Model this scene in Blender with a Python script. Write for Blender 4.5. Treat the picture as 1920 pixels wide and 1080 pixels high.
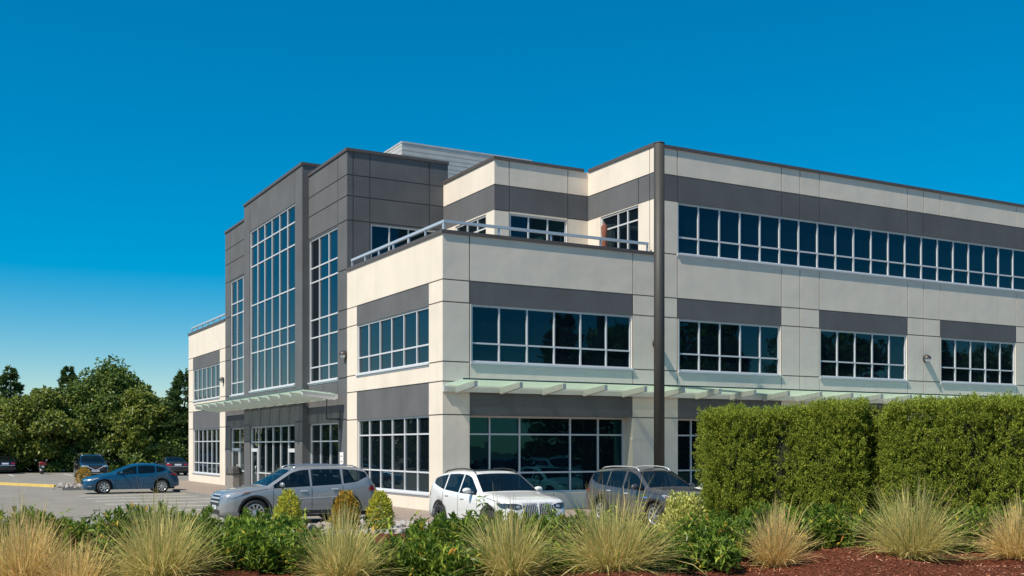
import bpy, bmesh, math, random
import numpy as np
from mathutils import Vector, Matrix
from mathutils.bvhtree import BVHTree

random.seed(7)
RNG = np.random.default_rng(7)
for o in list(bpy.data.objects):
    bpy.data.objects.remove(o)
SC = bpy.context.scene
COL = SC.collection
PI = math.pi
R = math.radians

# ------------------------------------------------------------------ camera
CAM = (-15.327, -32.464, 2.3)
HEAD = R(28.946)
cd = bpy.data.cameras.new('camera')
cam = bpy.data.objects.new('camera', cd)
COL.objects.link(cam)
cam.location = CAM
cam.rotation_euler = (R(90), 0, -HEAD)
cd.sensor_width = 36
cd.lens = 36 * 2025 / 1920
cd.shift_y = (837 - 540) / 1920
cd.clip_start = 0.1
cd.clip_end = 6000
SC.camera = cam

# ------------------------------------------------------------------ sky, sun, exposure
TO_SUN = Vector((-1.0, -0.25, 1.34)).normalized()
EL = math.asin(TO_SUN.z)
AZ = math.atan2(TO_SUN.x, TO_SUN.y)          # clockwise from +Y
world = bpy.data.worlds.new('World')
SC.world = world
world.use_nodes = True
nt = world.node_tree
bg = nt.nodes['Background']
sky = nt.nodes.new('ShaderNodeTexSky')
sky.sky_type = 'NISHITA'
sky.sun_disc = False
sky.sun_elevation = EL
sky.sun_rotation = AZ
sky.altitude = 0
sky.air_density = 1.0
sky.dust_density = 0.0
sky.ozone_density = 5.0
hs = nt.nodes.new('ShaderNodeHueSaturation')
hs.inputs['Saturation'].default_value = 1.95
hs.inputs['Hue'].default_value = 0.491
hs.inputs['Value'].default_value = 1.05
gm = nt.nodes.new('ShaderNodeGamma')
gm.inputs['Gamma'].default_value = 0.78
nt.links.new(sky.outputs[0], gm.inputs['Color'])
nt.links.new(gm.outputs[0], hs.inputs['Color'])
nt.links.new(hs.outputs[0], bg.inputs['Color'])
bg.inputs['Strength'].default_value = 0.12
sl = bpy.data.lights.new('sun', 'SUN')
sl.energy = 4.3
sl.angle = R(0.5)
sl.color = (1.0, 0.92, 0.80)
sun = bpy.data.objects.new('sun', sl)
COL.objects.link(sun)
sun.rotation_euler = (-TO_SUN).to_track_quat('-Z', 'Y').to_euler()
SC.view_settings.view_transform = 'Standard'
SC.view_settings.look = 'None'
SC.view_settings.gamma = 1
SC.view_settings.exposure = 0.38
SC.cycles.max_bounces = 8
SC.cycles.transparent_max_bounces = 12

# ------------------------------------------------------------------ helpers
FD = np.array([math.sin(HEAD), math.cos(HEAD)])
RD = np.array([math.cos(HEAD), -math.sin(HEAD)])

def at(px, depth):
    """ground position seen in photo column px at a given distance along the view"""
    v = FD + (px - 960) / 2025 * RD
    return CAM[0] + depth * v[0], CAM[1] + depth * v[1]

def sstep(a, b, x):
    t = np.clip((x - a) / (b - a), 0, 1)
    return t * t * (3 - 2 * t)

def bed_z(x, y):
    x = np.asarray(x, float); y = np.asarray(y, float)
    s = (x - CAM[0]) * FD[0] + (y - CAM[1]) * FD[1]
    l = (x - CAM[0]) * RD[0] + (y - CAM[1]) * RD[1]
    z = 0.62 + 0.38 * sstep(4, 9.5, s) - 1.05 * sstep(15.5, 21.5, s)
    z = z + 0.035 * np.sin(l * 1.7 + s * .6) + 0.03 * np.sin(l * 3.1 - s * 1.4) + 0.02 * np.sin(s * 4.3 + l * .5)
    return z

def tag(o, label=None, cat=None, group=None, kind=None):
    if label: o['label'] = label
    if cat: o['category'] = cat
    if group: o['group'] = group
    if kind: o['kind'] = kind
    return o

def thing(name, label, cat, loc=(0, 0, 0), rz=0, group=None):
    o = bpy.data.objects.new(name, None)
    o.empty_display_size = .3
    COL.objects.link(o)
    o.location = loc
    o.rotation_euler = (0, 0, rz)
    return tag(o, label, cat, group)

def link(name, me, parent=None):
    o = bpy.data.objects.new(name, me)
    COL.objects.link(o)
    if parent is not None: o.parent = parent
    return o

class MB:
    def __init__(s): s.v = []; s.f = []; s.m = []; s.sm = []
    def add(s, vs, fs, m=0, smooth=False):
        n = len(s.v); s.v += [tuple(v) for v in vs]
        for f in fs:
            s.f.append([i + n for i in f]); s.m.append(m); s.sm.append(smooth)
    def quad(s, a, b, c, d, m=0): s.add([a, b, c, d], [(0, 1, 2, 3)], m)
    def box(s, x0, x1, y0, y1, z0, z1, m=0):
        v = [(x, y, z) for z in (z0, z1) for y in (y0, y1) for x in (x0, x1)]
        s.add(v, [(0, 2, 3, 1), (4, 5, 7, 6), (0, 1, 5, 4), (2, 6, 7, 3), (0, 4, 6, 2), (1, 3, 7, 5)], m)
    def obox(s, O, U, N, u0, u1, d0, d1, z0, z1, m=0):
        """box in wall coordinates: along U, out along N, up"""
        O, U, N = Vector(O), Vector(U), Vector(N)
        v = [O + U * u + N * d + Vector((0, 0, z)) for z in (z0, z1) for d in (d0, d1) for u in (u0, u1)]
        s.add(v, [(0, 2, 3, 1), (4, 5, 7, 6), (0, 1, 5, 4), (2, 6, 7, 3), (0, 4, 6, 2), (1, 3, 7, 5)], m)
    def tube(s, pts, rad, seg=8, m=0, cap=True, smooth=True):
        pts = [Vector(p) for p in pts]
        if not hasattr(rad, '__len__'): rad = [rad] * len(pts)
        n0 = len(s.v); vs = []; fs = []
        for i, p in enumerate(pts):
            t = (pts[min(i + 1, len(pts) - 1)] - pts[max(i - 1, 0)]).normalized()
            a = t.cross(Vector((0, 0, 1)))
            if a.length < 1e-3: a = Vector((1, 0, 0))
            a.normalize(); b = t.cross(a)
            for k in range(seg):
                an = 2 * PI * k / seg
                vs.append(p + (a * math.cos(an) + b * math.sin(an)) * rad[i])
        for i in range(len(pts) - 1):
            for k in range(seg):
                fs.append((i * seg + k, i * seg + (k + 1) % seg, (i + 1) * seg + (k + 1) % seg, (i + 1) * seg + k))
        s.add(vs, fs, m, smooth)
        if cap:
            e = (len(pts) - 1) * seg
            s.f.append([n0 + k for k in range(seg)]); s.m.append(m); s.sm.append(False)
            s.f.append([n0 + e + k for k in range(seg)][::-1]); s.m.append(m); s.sm.append(False)
    def lathe(s, prof, M, seg=24, m=0, smooth=True):
        """profile (r,h) turned about local Z, transformed by matrix M"""
        vs = []; fs = []
        for r_, h_ in prof:
            for k in range(seg):
                a = 2 * PI * k / seg
                vs.append(M @ Vector((r_ * math.cos(a), r_ * math.sin(a), h_)))
        for i in range(len(prof) - 1):
            for k in range(seg):
                fs.append((i * seg + k, i * seg + (k + 1) % seg, (i + 1) * seg + (k + 1) % seg, (i + 1) * seg + k))
        s.add(vs, fs, m, smooth)
    def build(s, name, mats, parent=None, bevel=0, recalc=True, autosmooth=False):
        me = bpy.data.meshes.new(name)
        me.from_pydata(s.v, [], s.f)
        if not isinstance(mats, (list, tuple)): mats = [mats]
        for m in mats: me.materials.append(m)
        me.polygons.foreach_set('material_index', s.m)
        me.polygons.foreach_set('use_smooth', s.sm)
        if recalc or bevel:
            bm = bmesh.new(); bm.from_mesh(me)
            if recalc: bmesh.ops.recalc_face_normals(bm, faces=bm.faces)
            if bevel:
                bmesh.ops.bevel(bm, geom=list(bm.edges), offset=bevel, segments=2, profile=.5, affect='EDGES', clamp_overlap=True)
            bm.to_mesh(me); bm.free()
        me.update()
        return link(name, me, parent)

# ------------------------------------------------------------------ materials
def newmat(name):
    m = bpy.data.materials.new(name); m.use_nodes = True
    return m, m.node_tree, m.node_tree.nodes['Principled BSDF']

def mat(name, col, rough=.6, metal=0, var=0, vscale=3, bump=0, bscale=20, bdist=.01, coat=0, ior=None, spec=None, big=0, bigscale=.6):
    m, t, b = newmat(name)
    b.inputs['Base Color'].default_value = (*col, 1)
    b.inputs['Roughness'].default_value = rough
    b.inputs['Metallic'].default_value = metal
    b.inputs['Coat Weight'].default_value = coat
    b.inputs['Coat Roughness'].default_value = .04
    if ior: b.inputs['IOR'].default_value = ior
    if spec is not None: b.inputs['Specular IOR Level'].default_value = spec
    tc = t.nodes.new('ShaderNodeTexCoord')
    if var:
        n = t.nodes.new('ShaderNodeTexNoise'); n.inputs['Scale'].default_value = vscale; n.inputs['Detail'].default_value = 6
        t.links.new(tc.outputs['Object'], n.inputs['Vector'])
        mp = t.nodes.new('ShaderNodeMapRange')
        mp.inputs['From Min'].default_value = .3; mp.inputs['From Max'].default_value = .7
        mp.inputs['To Min'].default_value = 1 - var; mp.inputs['To Max'].default_value = 1 + var
        t.links.new(n.outputs[0], mp.inputs['Value'])
        mx = t.nodes.new('ShaderNodeMix'); mx.data_type = 'RGBA'; mx.blend_type = 'MULTIPLY'
        mx.inputs[0].default_value = 1
        mx.inputs[6].default_value = (*col, 1)
        t.links.new(mp.outputs[0], mx.inputs[7])
        t.links.new(mx.outputs[2], b.inputs['Base Color'])
    prev = None
    for on, sc_, di in ((big, bigscale, .06), (bump, bscale, bdist)):
        if on:
            n = t.nodes.new('ShaderNodeTexNoise'); n.inputs['Scale'].default_value = sc_; n.inputs['Detail'].default_value = 4
            t.links.new(tc.outputs['Object'], n.inputs['Vector'])
            bp = t.nodes.new('ShaderNodeBump'); bp.inputs['Strength'].default_value = on; bp.inputs['Distance'].default_value = di
            t.links.new(n.outputs[0], bp.inputs['Height'])
            if prev: t.links.new(prev.outputs[0], bp.inputs['Normal'])
            prev = bp
    if prev: t.links.new(prev.outputs[0], b.inputs['Normal'])
    return m

def leafmat(name, stops, rough=.5, trans=.35, spec=.4):
    """leaf colour picked at random for each leaf; thin leaves let some light through"""
    m, t, b = newmat(name)
    g = t.nodes.new('ShaderNodeNewGeometry')
    cr = t.nodes.new('ShaderNodeValToRGB')
    el = cr.color_ramp.elements
    while len(el) < len(stops): el.new(.5)
    for e, (p, c) in zip(el, stops):
        e.position = p; e.color = (*c, 1)
    t.links.new(g.outputs['Random Per Island'], cr.inputs[0])
    t.links.new(cr.outputs[0], b.inputs['Base Color'])
    b.inputs['Roughness'].default_value = rough
    b.inputs['Specular IOR Level'].default_value = spec
    tr = t.nodes.new('ShaderNodeBsdfTranslucent')
    t.links.new(cr.outputs[0], tr.inputs['Color'])
    mx = t.nodes.new('ShaderNodeMixShader'); mx.inputs[0].default_value = trans
    out = t.nodes['Material Output']
    t.links.new(b.outputs[0], mx.inputs[1]); t.links.new(tr.outputs[0], mx.inputs[2])
    t.links.new(mx.outputs[0], out.inputs['Surface'])
    return m

M = {}
def stucco(name, col, var, streak, big):
    m = mat(name, col, .85, var=var, vscale=.75, spec=.12, bump=.25, bscale=60, bdist=.004, big=big, bigscale=.8)
    t = m.node_tree; b = t.nodes['Principled BSDF']
    src = b.inputs['Base Color'].links[0].from_socket
    tc = t.nodes.new('ShaderNodeTexCoord'); mp = t.nodes.new('ShaderNodeMapping'); mp.inputs['Scale'].default_value = (2.2, 2.2, .12)
    n = t.nodes.new('ShaderNodeTexNoise'); n.inputs['Scale'].default_value = 1.5; n.inputs['Detail'].default_value = 5
    mr = t.nodes.new('ShaderNodeMapRange'); mr.inputs['From Min'].default_value = .52; mr.inputs['From Max'].default_value = .75; mr.inputs['To Min'].default_value = 1; mr.inputs['To Max'].default_value = 1 - streak
    mx = t.nodes.new('ShaderNodeMix'); mx.data_type = 'RGBA'; mx.blend_type = 'MULTIPLY'; mx.inputs[0].default_value = 1
    t.links.new(tc.outputs['Object'], mp.inputs['Vector']); t.links.new(mp.outputs[0], n.inputs['Vector']); t.links.new(n.outputs[0], mr.inputs['Value'])
    t.links.new(src, mx.inputs[6]); t.links.new(mr.outputs[0], mx.inputs[7]); t.links.new(mx.outputs[2], b.inputs['Base Color'])
    return m
M['cream'] = stucco('cream_stucco', (.77, .68, .565), .05, .06, .42)
M['dark'] = stucco('charcoal_stucco', (.132, .133, .136), .10, .07, .25)
M['coping'] = mat('brown_metal_coping', (.11, .092, .082), .5, .1)
M['frame'] = mat('silver_window_frame', (.64, .65, .66), .42, .05)
M['steel'] = mat('painted_pale_steel', (.62, .61, .58), .5, .05, var=.05)
M['rail'] = mat('pale_blue_grey_rail', (.50, .56, .62), .4, .2)
M['joint'] = mat('joint_sealant', (.20, .19, .175), .9)
M['roof'] = mat('roof_membrane', (.25, .25, .24), .9)
M['louvre'] = mat('pale_grey_louvre', (.55, .53, .50), .5, .1, var=.08, vscale=2)
M['pole'] = mat('bronze_pole_paint', (.046, .043, .037), .6, 0, var=.06)
M['black'] = mat('black_plastic', (.012, .012, .013), .55)
M['hood'] = mat('dark_bronze_lamp', (.06, .05, .045), .4, .3)
M['lens'] = mat('frosted_lamp_lens', (.75, .77, .80), .25)
M['concrete'] = mat('exposed_concrete', (.30, .27, .23), .9, var=.2, vscale=14, bump=.5, bscale=60)
M['kerb'] = mat('kerb_concrete', (.24, .23, .21), .9, var=.15, vscale=6, bump=.3, bscale=40)
M['yellow'] = mat('yellow_kerb_paint', (.68, .47, .13), .8, var=.15, vscale=5)
M['edge'] = mat('dark_green_glass_edge', (.04, .09, .085), .2)
M['white'] = mat('white_paint', (.78, .78, .76), .6)
M['line'] = mat('worn_white_line', (.66, .64, .60), .85, var=.35, vscale=9)
M['asphalt'] = mat('old_asphalt', (.235, .215, .178), .92, var=.14, vscale=.9, bump=.5, bscale=90, bdist=.006)
M['paver'] = mat('brown_aggregate_paving', (.30, .235, .185), .9, var=.22, vscale=22, bump=.4, bscale=50)
M['earth'] = mat('dry_earth', (.16, .12, .085), .95, var=.3, vscale=2)
M['stone'] = leafmat('pale_river_stone', [(0, (0.245, 0.202, 0.173)), (.5, (0.360, 0.317, 0.281)), (1, (0.418, 0.396, 0.374))], .85, 0, .3)
M['bark'] = mat('bark', (.07, .052, .04), .9, var=.25, vscale=8, bump=.6, bscale=18, bdist=.03)
M['sign_red'] = mat('sign_mark', (.35, .16, .15), .6)

def glass_mat():
    m, t, b = newmat('tinted_window_glass')
    b.inputs['Base Color'].default_value = (.004, .008, .012, 1)
    b.inputs['Roughness'].default_value = .015
    b.inputs['IOR'].default_value = 1.55
    b.inputs['Specular Tint'].default_value = (.15, .8, 1, 1)
    tc = t.nodes.new('ShaderNodeTexCoord')
    n = t.nodes.new('ShaderNodeTexNoise'); n.inputs['Scale'].default_value = 1.6; n.inputs['Detail'].default_value = 1
    bp = t.nodes.new('ShaderNodeBump'); bp.inputs['Strength'].default_value = .05; bp.inputs['Distance'].default_value = .05
    t.links.new(tc.outputs['Object'], n.inputs['Vector']); t.links.new(n.outputs[0], bp.inputs['Height'])
    t.links.new(bp.outputs[0], b.inputs['Normal'])
    return m
M['glass'] = glass_mat()

def canopy_glass():
    m, t, b = newmat('frosted_green_glass')
    b.inputs['Base Color'].default_value = (.58, .78, .76, 1); b.inputs['Roughness'].default_value = .12
    tr = t.nodes.new('ShaderNodeBsdfTranslucent'); tr.inputs['Color'].default_value = (.84, .95, .85, 1)
    tp = t.nodes.new('ShaderNodeBsdfTransparent'); tp.inputs['Color'].default_value = (.95, .99, .91, 1)
    a = t.nodes.new('ShaderNodeMixShader'); a.inputs[0].default_value = .5
    c = t.nodes.new('ShaderNodeMixShader'); c.inputs[0].default_value = .5
    t.links.new(b.outputs[0], a.inputs[1]); t.links.new(tr.outputs[0], a.inputs[2])
    t.links.new(a.outputs[0], c.inputs[1]); t.links.new(tp.outputs[0], c.inputs[2])
    t.links.new(c.outputs[0], t.nodes['Material Output'].inputs['Surface'])
    return m
M['canopy_glass'] = canopy_glass()

def mulch_mat():
    m, t, b = newmat('red_bark_mulch')
    tc = t.nodes.new('ShaderNodeTexCoord')
    n = t.nodes.new('ShaderNodeTexNoise'); n.inputs['Scale'].default_value = 38; n.inputs['Detail'].default_value = 5
    cr = t.nodes.new('ShaderNodeValToRGB')
    cr.color_ramp.elements[0].position = .35; cr.color_ramp.elements[0].color = (.035, .012, .007, 1)
    cr.color_ramp.elements[1].position = .68; cr.color_ramp.elements[1].color = (.23, .075, .04, 1)
    bp = t.nodes.new('ShaderNodeBump'); bp.inputs['Strength'].default_value = 1; bp.inputs['Distance'].default_value = .03
    t.links.new(tc.outputs['Object'], n.inputs['Vector']); t.links.new(n.outputs[0], cr.inputs[0])
    t.links.new(cr.outputs[0], b.inputs['Base Color']); t.links.new(n.outputs[0], bp.inputs['Height'])
    t.links.new(bp.outputs[0], b.inputs['Normal']); b.inputs['Roughness'].default_value = .95; b.inputs['Specular IOR Level'].default_value = .05
    return m
M['mulch'] = mulch_mat()
M['chip'] = leafmat('bark_chips', [(0, (.07, .022, .012)), (.5, (.26, .08, .04)), (.85, (.46, .17, .09)), (1, (.65, .40, .26))], .85, 0, .2)
M['laurel'] = leafmat('laurel_leaf', [(0, (0.058, 0.111, 0.018)), (.45, (0.143, 0.234, 0.031)), (.85, (0.312, 0.416, 0.058)), (.95, (0.442, 0.520, 0.078)), (.985, (0.780, 0.546, 0.078)), (1, (0.650, 0.234, 0.065))], .36, .4, .25)
M['cedar'] = leafmat('cedar_spray', [(0, (0.120, 0.175, 0.027)), (.5, (0.272, 0.338, 0.039)), (.9, (0.436, 0.480, 0.066)), (.97, (0.436, 0.458, 0.076)), (1, (0.371, 0.240, 0.076))], .6, .35, .15)
M['cedar_core'] = mat('painted_hedge_shade', (.020, .024, .010), 1)  # near-black colour stands in for the shade deep inside the hedge
M['euonymus'] = leafmat('golden_leaf', [(0, (0.203, 0.244, 0.030)), (.4, (0.486, 0.508, 0.061)), (.8, (0.800, 0.769, 0.121)), (1, (0.800, 0.547, 0.061))], .45, .35)
M['orange_leaf'] = leafmat('golden_orange_leaf', [(0, (0.186, 0.186, 0.023)), (.4, (0.435, 0.327, 0.039)), (.8, (0.652, 0.389, 0.047)), (1, (0.621, 0.233, 0.031))], .45, .35)
M['pale_leaf'] = leafmat('cream_edged_leaf', [(0, (0.270, 0.284, 0.054)), (.4, (0.567, 0.567, 0.135)), (1, (0.800, 0.756, 0.270))], .5, .35)
M['blade'] = leafmat('dry_grass_blade', [(0, (.30, .34, .11)), (.35, (.60, .58, .21)), (.7, (.80, .68, .27)), (1, (.80, .56, .24))], .7, .45, .10)
M['blade_dry'] = leafmat('straw_grass_blade', [(0, (.46, .40, .14)), (.35, (.78, .62, .24)), (.75, (.86, .66, .30)), (1, (.74, .44, .20))], .7, .45, .10)
M['broad'] = leafmat('broad_tree_leaf', [(0, (0.050, 0.095, 0.020)), (.5, (0.126, 0.190, 0.032)), (1, (0.253, 0.316, 0.056))], .45, .3, .45)
M['broad_b'] = leafmat('yellow_green_tree_leaf', [(0, (0.080, 0.122, 0.021)), (.5, (0.191, 0.239, 0.037)), (1, (0.345, 0.372, 0.064))], .45, .35, .45)
M['conifer'] = leafmat('conifer_needles', [(0, (0.040, 0.080, 0.028)), (.5, (0.091, 0.148, 0.046)), (1, (0.171, 0.243, 0.063))], .6, .15, .3)

# ------------------------------------------------------------------ office building
bld = thing('office_building', 'three storey cream and charcoal stucco office block with dark blue glass windows', 'office building')

def wall(name, O, U, N, u0, u1, z0, z1, dark=(), opens=(), hg=(), vg=(), base='cream', reveal=.24, parent=bld, odepth=None):
    """stucco wall as a relief: flat panels, sunken joints, window openings with reveals"""
    g = .021
    us = {u0, u1}; zs = {z0, z1}
    for a, b, c, d in list(dark) + [o[:4] for o in opens]: us |= {a, b}; zs |= {c, d}
    for a, b, z in hg: us |= {a, b}; zs |= {z - g, z + g}
    for u, c, d in vg: us |= {u - g, u + g}; zs |= {c, d}
    us = sorted(u for u in us if u0 - 1e-6 <= u <= u1 + 1e-6); zs = sorted(z for z in zs if z0 - 1e-6 <= z <= z1 + 1e-6)
    def uniq(l):
        r = [l[0]]
        for x in l[1:]:
            if x - r[-1] > 1e-4: r.append(x)
        return r
    us, zs = uniq(us), uniq(zs)
    O, U, N = Vector(O), Vector(U), Vector(N)
    P = lambda u, z, d: O + U * u + N * d + Vector((0, 0, z))
    D = {}; MI = {}; JO = set()
    for i in range(len(us) - 1):
        for j in range(len(zs) - 1):
            u = (us[i] + us[i + 1]) / 2; z = (zs[j] + zs[j + 1]) / 2
            d = 0; m = 0 if base == 'cream' else 1
            for a, b, c, e in dark:
                if a < u < b and c < z < e: m = 1
            for a, b, zz in hg:
                if a < u < b and abs(z - zz) < g: d = -.03; JO.add((i, j))
            for uu, c, e in vg:
                if abs(u - uu) < g and c < z < e: d = -.03; JO.add((i, j))
            op = False
            for o in opens:
                if o[0] < u < o[1] and o[2] < z < o[3]: op = True; d = -(o[4] if len(o) > 4 else reveal)
            D[i, j] = d; MI[i, j] = (m, op)
    b = MB()
    nu, nz = len(us) - 1, len(zs) - 1
    for (i, j), d in D.items():
        m, op = MI[i, j]
        if not op:
            b.quad(P(us[i], zs[j], d), P(us[i + 1], zs[j], d), P(us[i + 1], zs[j + 1], d), P(us[i], zs[j + 1], d), 2 if (i, j) in JO and m == 0 else m)
        for di, dj in ((1, 0), (0, 1)):
            k = (i + di, j + dj)
            if k in D and abs(D[k] - d) > 1e-5:
                mm = MI[k][0] if D[k] > d else m
                if di: a0, a1 = (us[i + 1], zs[j]), (us[i + 1], zs[j + 1])
                else: a0, a1 = (us[i], zs[j + 1]), (us[i + 1], zs[j + 1])
                b.quad(P(*a0, d), P(*a1, d), P(*a1, D[k]), P(*a0, D[k]), mm)
    me = b.build(name, [M['cream'], M['dark'], M['joint']], parent, recalc=False)
    return me

def window(O, U, N, u0, u1, z0, z1, cols, rows, depth=.10, sill=True, name='window', fw=.07, mw=.055, skip=None, parent=bld):
    b = MB()
    d0, d1 = -depth - .05, -depth + .06
    b.obox(O, U, N, u0, u1, d0, d1, z1 - fw, z1)
    b.obox(O, U, N, u0, u1, d0, d1, z0, z0 + fw)
    b.obox(O, U, N, u0, u0 + fw, d0, d1, z0 + fw, z1 - fw)
    b.obox(O, U, N, u1 - fw, u1, d0, d1, z0 + fw, z1 - fw)
    us = [u0] + list(cols) + [u1]; zs = [z0] + list(rows) + [z1]
    for c in cols: b.obox(O, U, N, c - mw / 2, c + mw / 2, d0 + .01, d1 - .008, z0 + fw, z1 - fw)
    for z in rows:
        for k in range(len(us) - 1):
            a = us[k] + (fw if k == 0 else mw / 2); c = us[k + 1] - (fw if k == len(us) - 2 else mw / 2)
            b.obox(O, U, N, a, c, d0 + .01, d1 - .014, z - mw / 2, z + mw / 2)
    fr = b.build(name, M['frame'], parent)
    g = MB()
    O_, U_, N_ = Vector(O), Vector(U), Vector(N)
    for i in range(len(us) - 1):
        for j in range(len(zs) - 1):
            t1, t2 = random.uniform(-.003, .003), random.uniform(-.003, .003)
            q = [O_ + U_ * u + N_ * (-depth + t1 * (u - us[i]) + t2 * (z - zs[j])) + Vector((0, 0, z))
                 for u, z in ((us[i], zs[j]), (us[i + 1], zs[j]), (us[i + 1], zs[j + 1]), (us[i], zs[j + 1]))]
            g.quad(*q)
    gl = g.build('window_glass', M['glass'], fr, recalc=False)
    if sill:
        s = MB()
        s.obox(O, U, N, u0 - .04, u1 + .04, -depth + .06, .06, z0 - .04, z0 + .012)
        s.obox(O, U, N, u0 - .04, u1 + .04, .004, .02, z0 - .10, z0 - .042)
        s.build('window_sill', M['frame'], fr)
    return fr

def even(a, b, n): return [a + (b - a) * k / n for k in range(1, n)]
RF = ((0, 0, 0), (1, 0, 0), (0, -1, 0))          # front facade along +X
LF = ((0, 0, 0), (0, 1, 0), (-1, 0, 0))          # sunny facade along +Y
LC = ((-.3, 0, 0), (0, 1, 0), (-1, 0, 0))        # projecting centre bay
Z2 = (5.13, 7.09); ZB2 = (7.09, 7.84); ZP2 = 9.38; ZC2 = 9.48
Z3 = (9.52, 11.46); ZB3 = (11.46, 12.44); ZP3 = 13.42; ZC3 = 13.54
XE = 46.0
bays = [(9.79, 14.85), (17.0, 22.06), (24.21, 29.27), (31.42, 36.48), (38.63, 43.69)]
# front facade, two storey end
wall('front_wall', *RF, 0, 8.63, 0, ZP2,
     dark=[(1.0, 7.67, ZB2[0], ZB2[1]), (1.0, 7.67, 3.36, 4.46)],
     opens=[(1.06, 7.65, *Z2), (1.0, 7.67, .66, 3.36, .62)],
     hg=[(0, 8.63, 7.86), (0, 1.0, 7.12), (7.67, 8.63, 7.12), (0, 1.0, 5.13), (7.67, 8.63, 5.13), (0, 1, 4.47), (7.67, 8.63, 4.47), (0, 1, 3.36), (7.67, 8.63, 3.36)],
     vg=[(1.0, 4.49, ZP2), (7.69, 4.49, ZP2), (4.3, 0, .66)])
window(*RF, 1.06, 7.65, *Z2, even(1.06, 7.65, 6), [5.79])
window(*RF, 1.0, 7.67, .66, 3.36, [2.05, 3.24, 5.33, 6.53], [1.38, 2.72], depth=.6, sill=False)
# front facade, three storey wing
dk = [(8.63, XE, ZB3[0], ZB3[1])]; op = []; hg = [(8.63, XE, 12.45), (8.63, XE, 7.86), (8.63, 9.72, 9.5)]
vg = [(9.72, 4.49, 9.5), (9.72, 11.46, ZP3), (8.70, 3.4, ZP3)]
prev = 8.63
for a, b in bays:
    dk += [(a - .05, b + .05, *ZB2), (a - .05, b + .05, 3.36, 4.46)]
    op += [(a, b, *Z2), (a - .05, b + .05, .66, 3.36, .62)]
    for z in (7.12, 5.13, 4.47, 3.36): hg.append((prev, a - .05, z))
    vg += [(a - .05, 4.49, 9.4), (b + .05, 4.49, 9.4), (b + 1.04, 4.49, 9.4), (b + .05, 11.46, ZP3), (b + 1.04, 11.46, ZP3), (b + 2.1, 11.46, ZP3)]
    prev = b + .05
op.append((9.74, XE - 1.5, *Z3))
vg = [v for v in vg if not (abs(v[0] - 9.74) < .03 and v[1] == 4.49 and v[2] == 9.4)]
wall('front_wall', *RF, 8.63, XE, 0, ZP3, dark=dk, opens=op, hg=hg, vg=vg)
for a, b in bays:
    window(*RF, a, b, *Z2, even(a, b, 5), [5.79])
    window(*RF, a - .05, b + .05, .66, 3.36, even(a, b, 5), [1.38, 2.72], depth=.6, sill=False)
n3 = 34
window(*RF, 9.74, XE - 1.5, *Z3, even(9.74, XE - 1.5, n3), [10.17], mw=.06)
# sunny side, two storey end
wall('side_wall', *LF, 0, 9.05, 0, ZP2, dark=[(1.1, 7.95, *ZB2), (1.1, 7.95, 3.36, 4.46)],
     opens=[(1.1, 7.92, *Z2), (1.08, 7.92, .66, 3.36)],
     hg=[(0, 9.05, 7.86), (0, 1.1, 7.12), (7.95, 9.05, 7.12), (0, 1.1, 5.13), (7.95, 9.05, 5.13), (0, 9.05, 4.47), (0, 1.08, 3.36), (7.95, 9.05, 3.36)])
window(*LF, 1.1, 7.92, *Z2, even(1.1, 7.92, 6), [5.79])
window(*LF, 1.08, 7.92, .66, 3.36, even(1.08, 7.92, 6), [1.4, 2.73], depth=.12)
# tower: right bay, centre bay, left bay
TR = [5.77, 7.08, 7.86, 9.52, 10.15]
wall('tower_wall', *LF, 9.05, 13.9, 0, 14.28, base='dark', opens=[(10.17, 13.87, 5.1, 11.42), (10.1, 13.87, .12, 3.3)],
     hg=[(9.05, 13.9, 13.32), (9.05, 13.9, 12.47), (9.05, 13.9, 11.48), (9.05, 10.17, 9.5), (9.05, 10.17, 7.87), (9.05, 10.17, 7.1), (9.05, 10.17, 5.1), (9.05, 10.17, 3.4)],
     vg=[(10.15, 0, 5.1), (10.15, 11.5, 14.28), (12.0, 3.4, 5.1)])
window(*LF, 10.17, 13.87, 5.1, 11.42, even(10.17, 13.87, 3), TR)
window(*LF, 10.1, 13.87, .12, 3.3, even(10.1, 13.87, 3), [1.05, 2.52], depth=.14, sill=False)
CR = [7.05, 7.82, 9.48, 11.46, 12.48]
wall('tower_wall', *LC, 13.9, 23.55, 0, 14.78, base='dark', opens=[(15.0, 22.45, 5.1, 13.3), (15.0, 22.45, .12, 3.3)],
     vg=[(14.98, 3.3, 14.78), (22.47, 3.3, 14.78)], hg=[(13.9, 14.98, 3.4), (22.47, 23.55, 3.4)])
window(*LC, 15.0, 22.45, 5.1, 13.3, even(15.0, 22.45, 6), CR)
wall('tower_wall', *LF, 23.55, 28.65, 0, 14.28, base='dark', opens=[(23.82, 27.52, 5.1, 11.42), (24.25, 27.5, .12, 3.3)],
     hg=[(23.55, 28.65, 13.32), (23.55, 28.65, 12.47), (23.55, 28.65, 11.48), (27.52, 28.65, 9.5), (27.52, 28.65, 7.87), (27.52, 28.65, 7.1), (27.52, 28.65, 5.1), (27.52, 28.65, 3.4)], vg=[(27.6, 11.5, 14.28)])
window(*LF, 23.82, 27.52, 5.1, 11.42, even(23.82, 27.52, 3), TR)
b = MB()                                           # cheeks of the projecting bay
b.box(-.3, 6, 13.9, 13.905, 0, 14.78, 0); b.build('tower_bay_cheek', M['dark'], bld)
b = MB(); b.box(-.3, 6, 23.545, 23.55, 0, 14.78, 0); b.build('tower_bay_cheek', M['dark'], bld)
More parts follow.
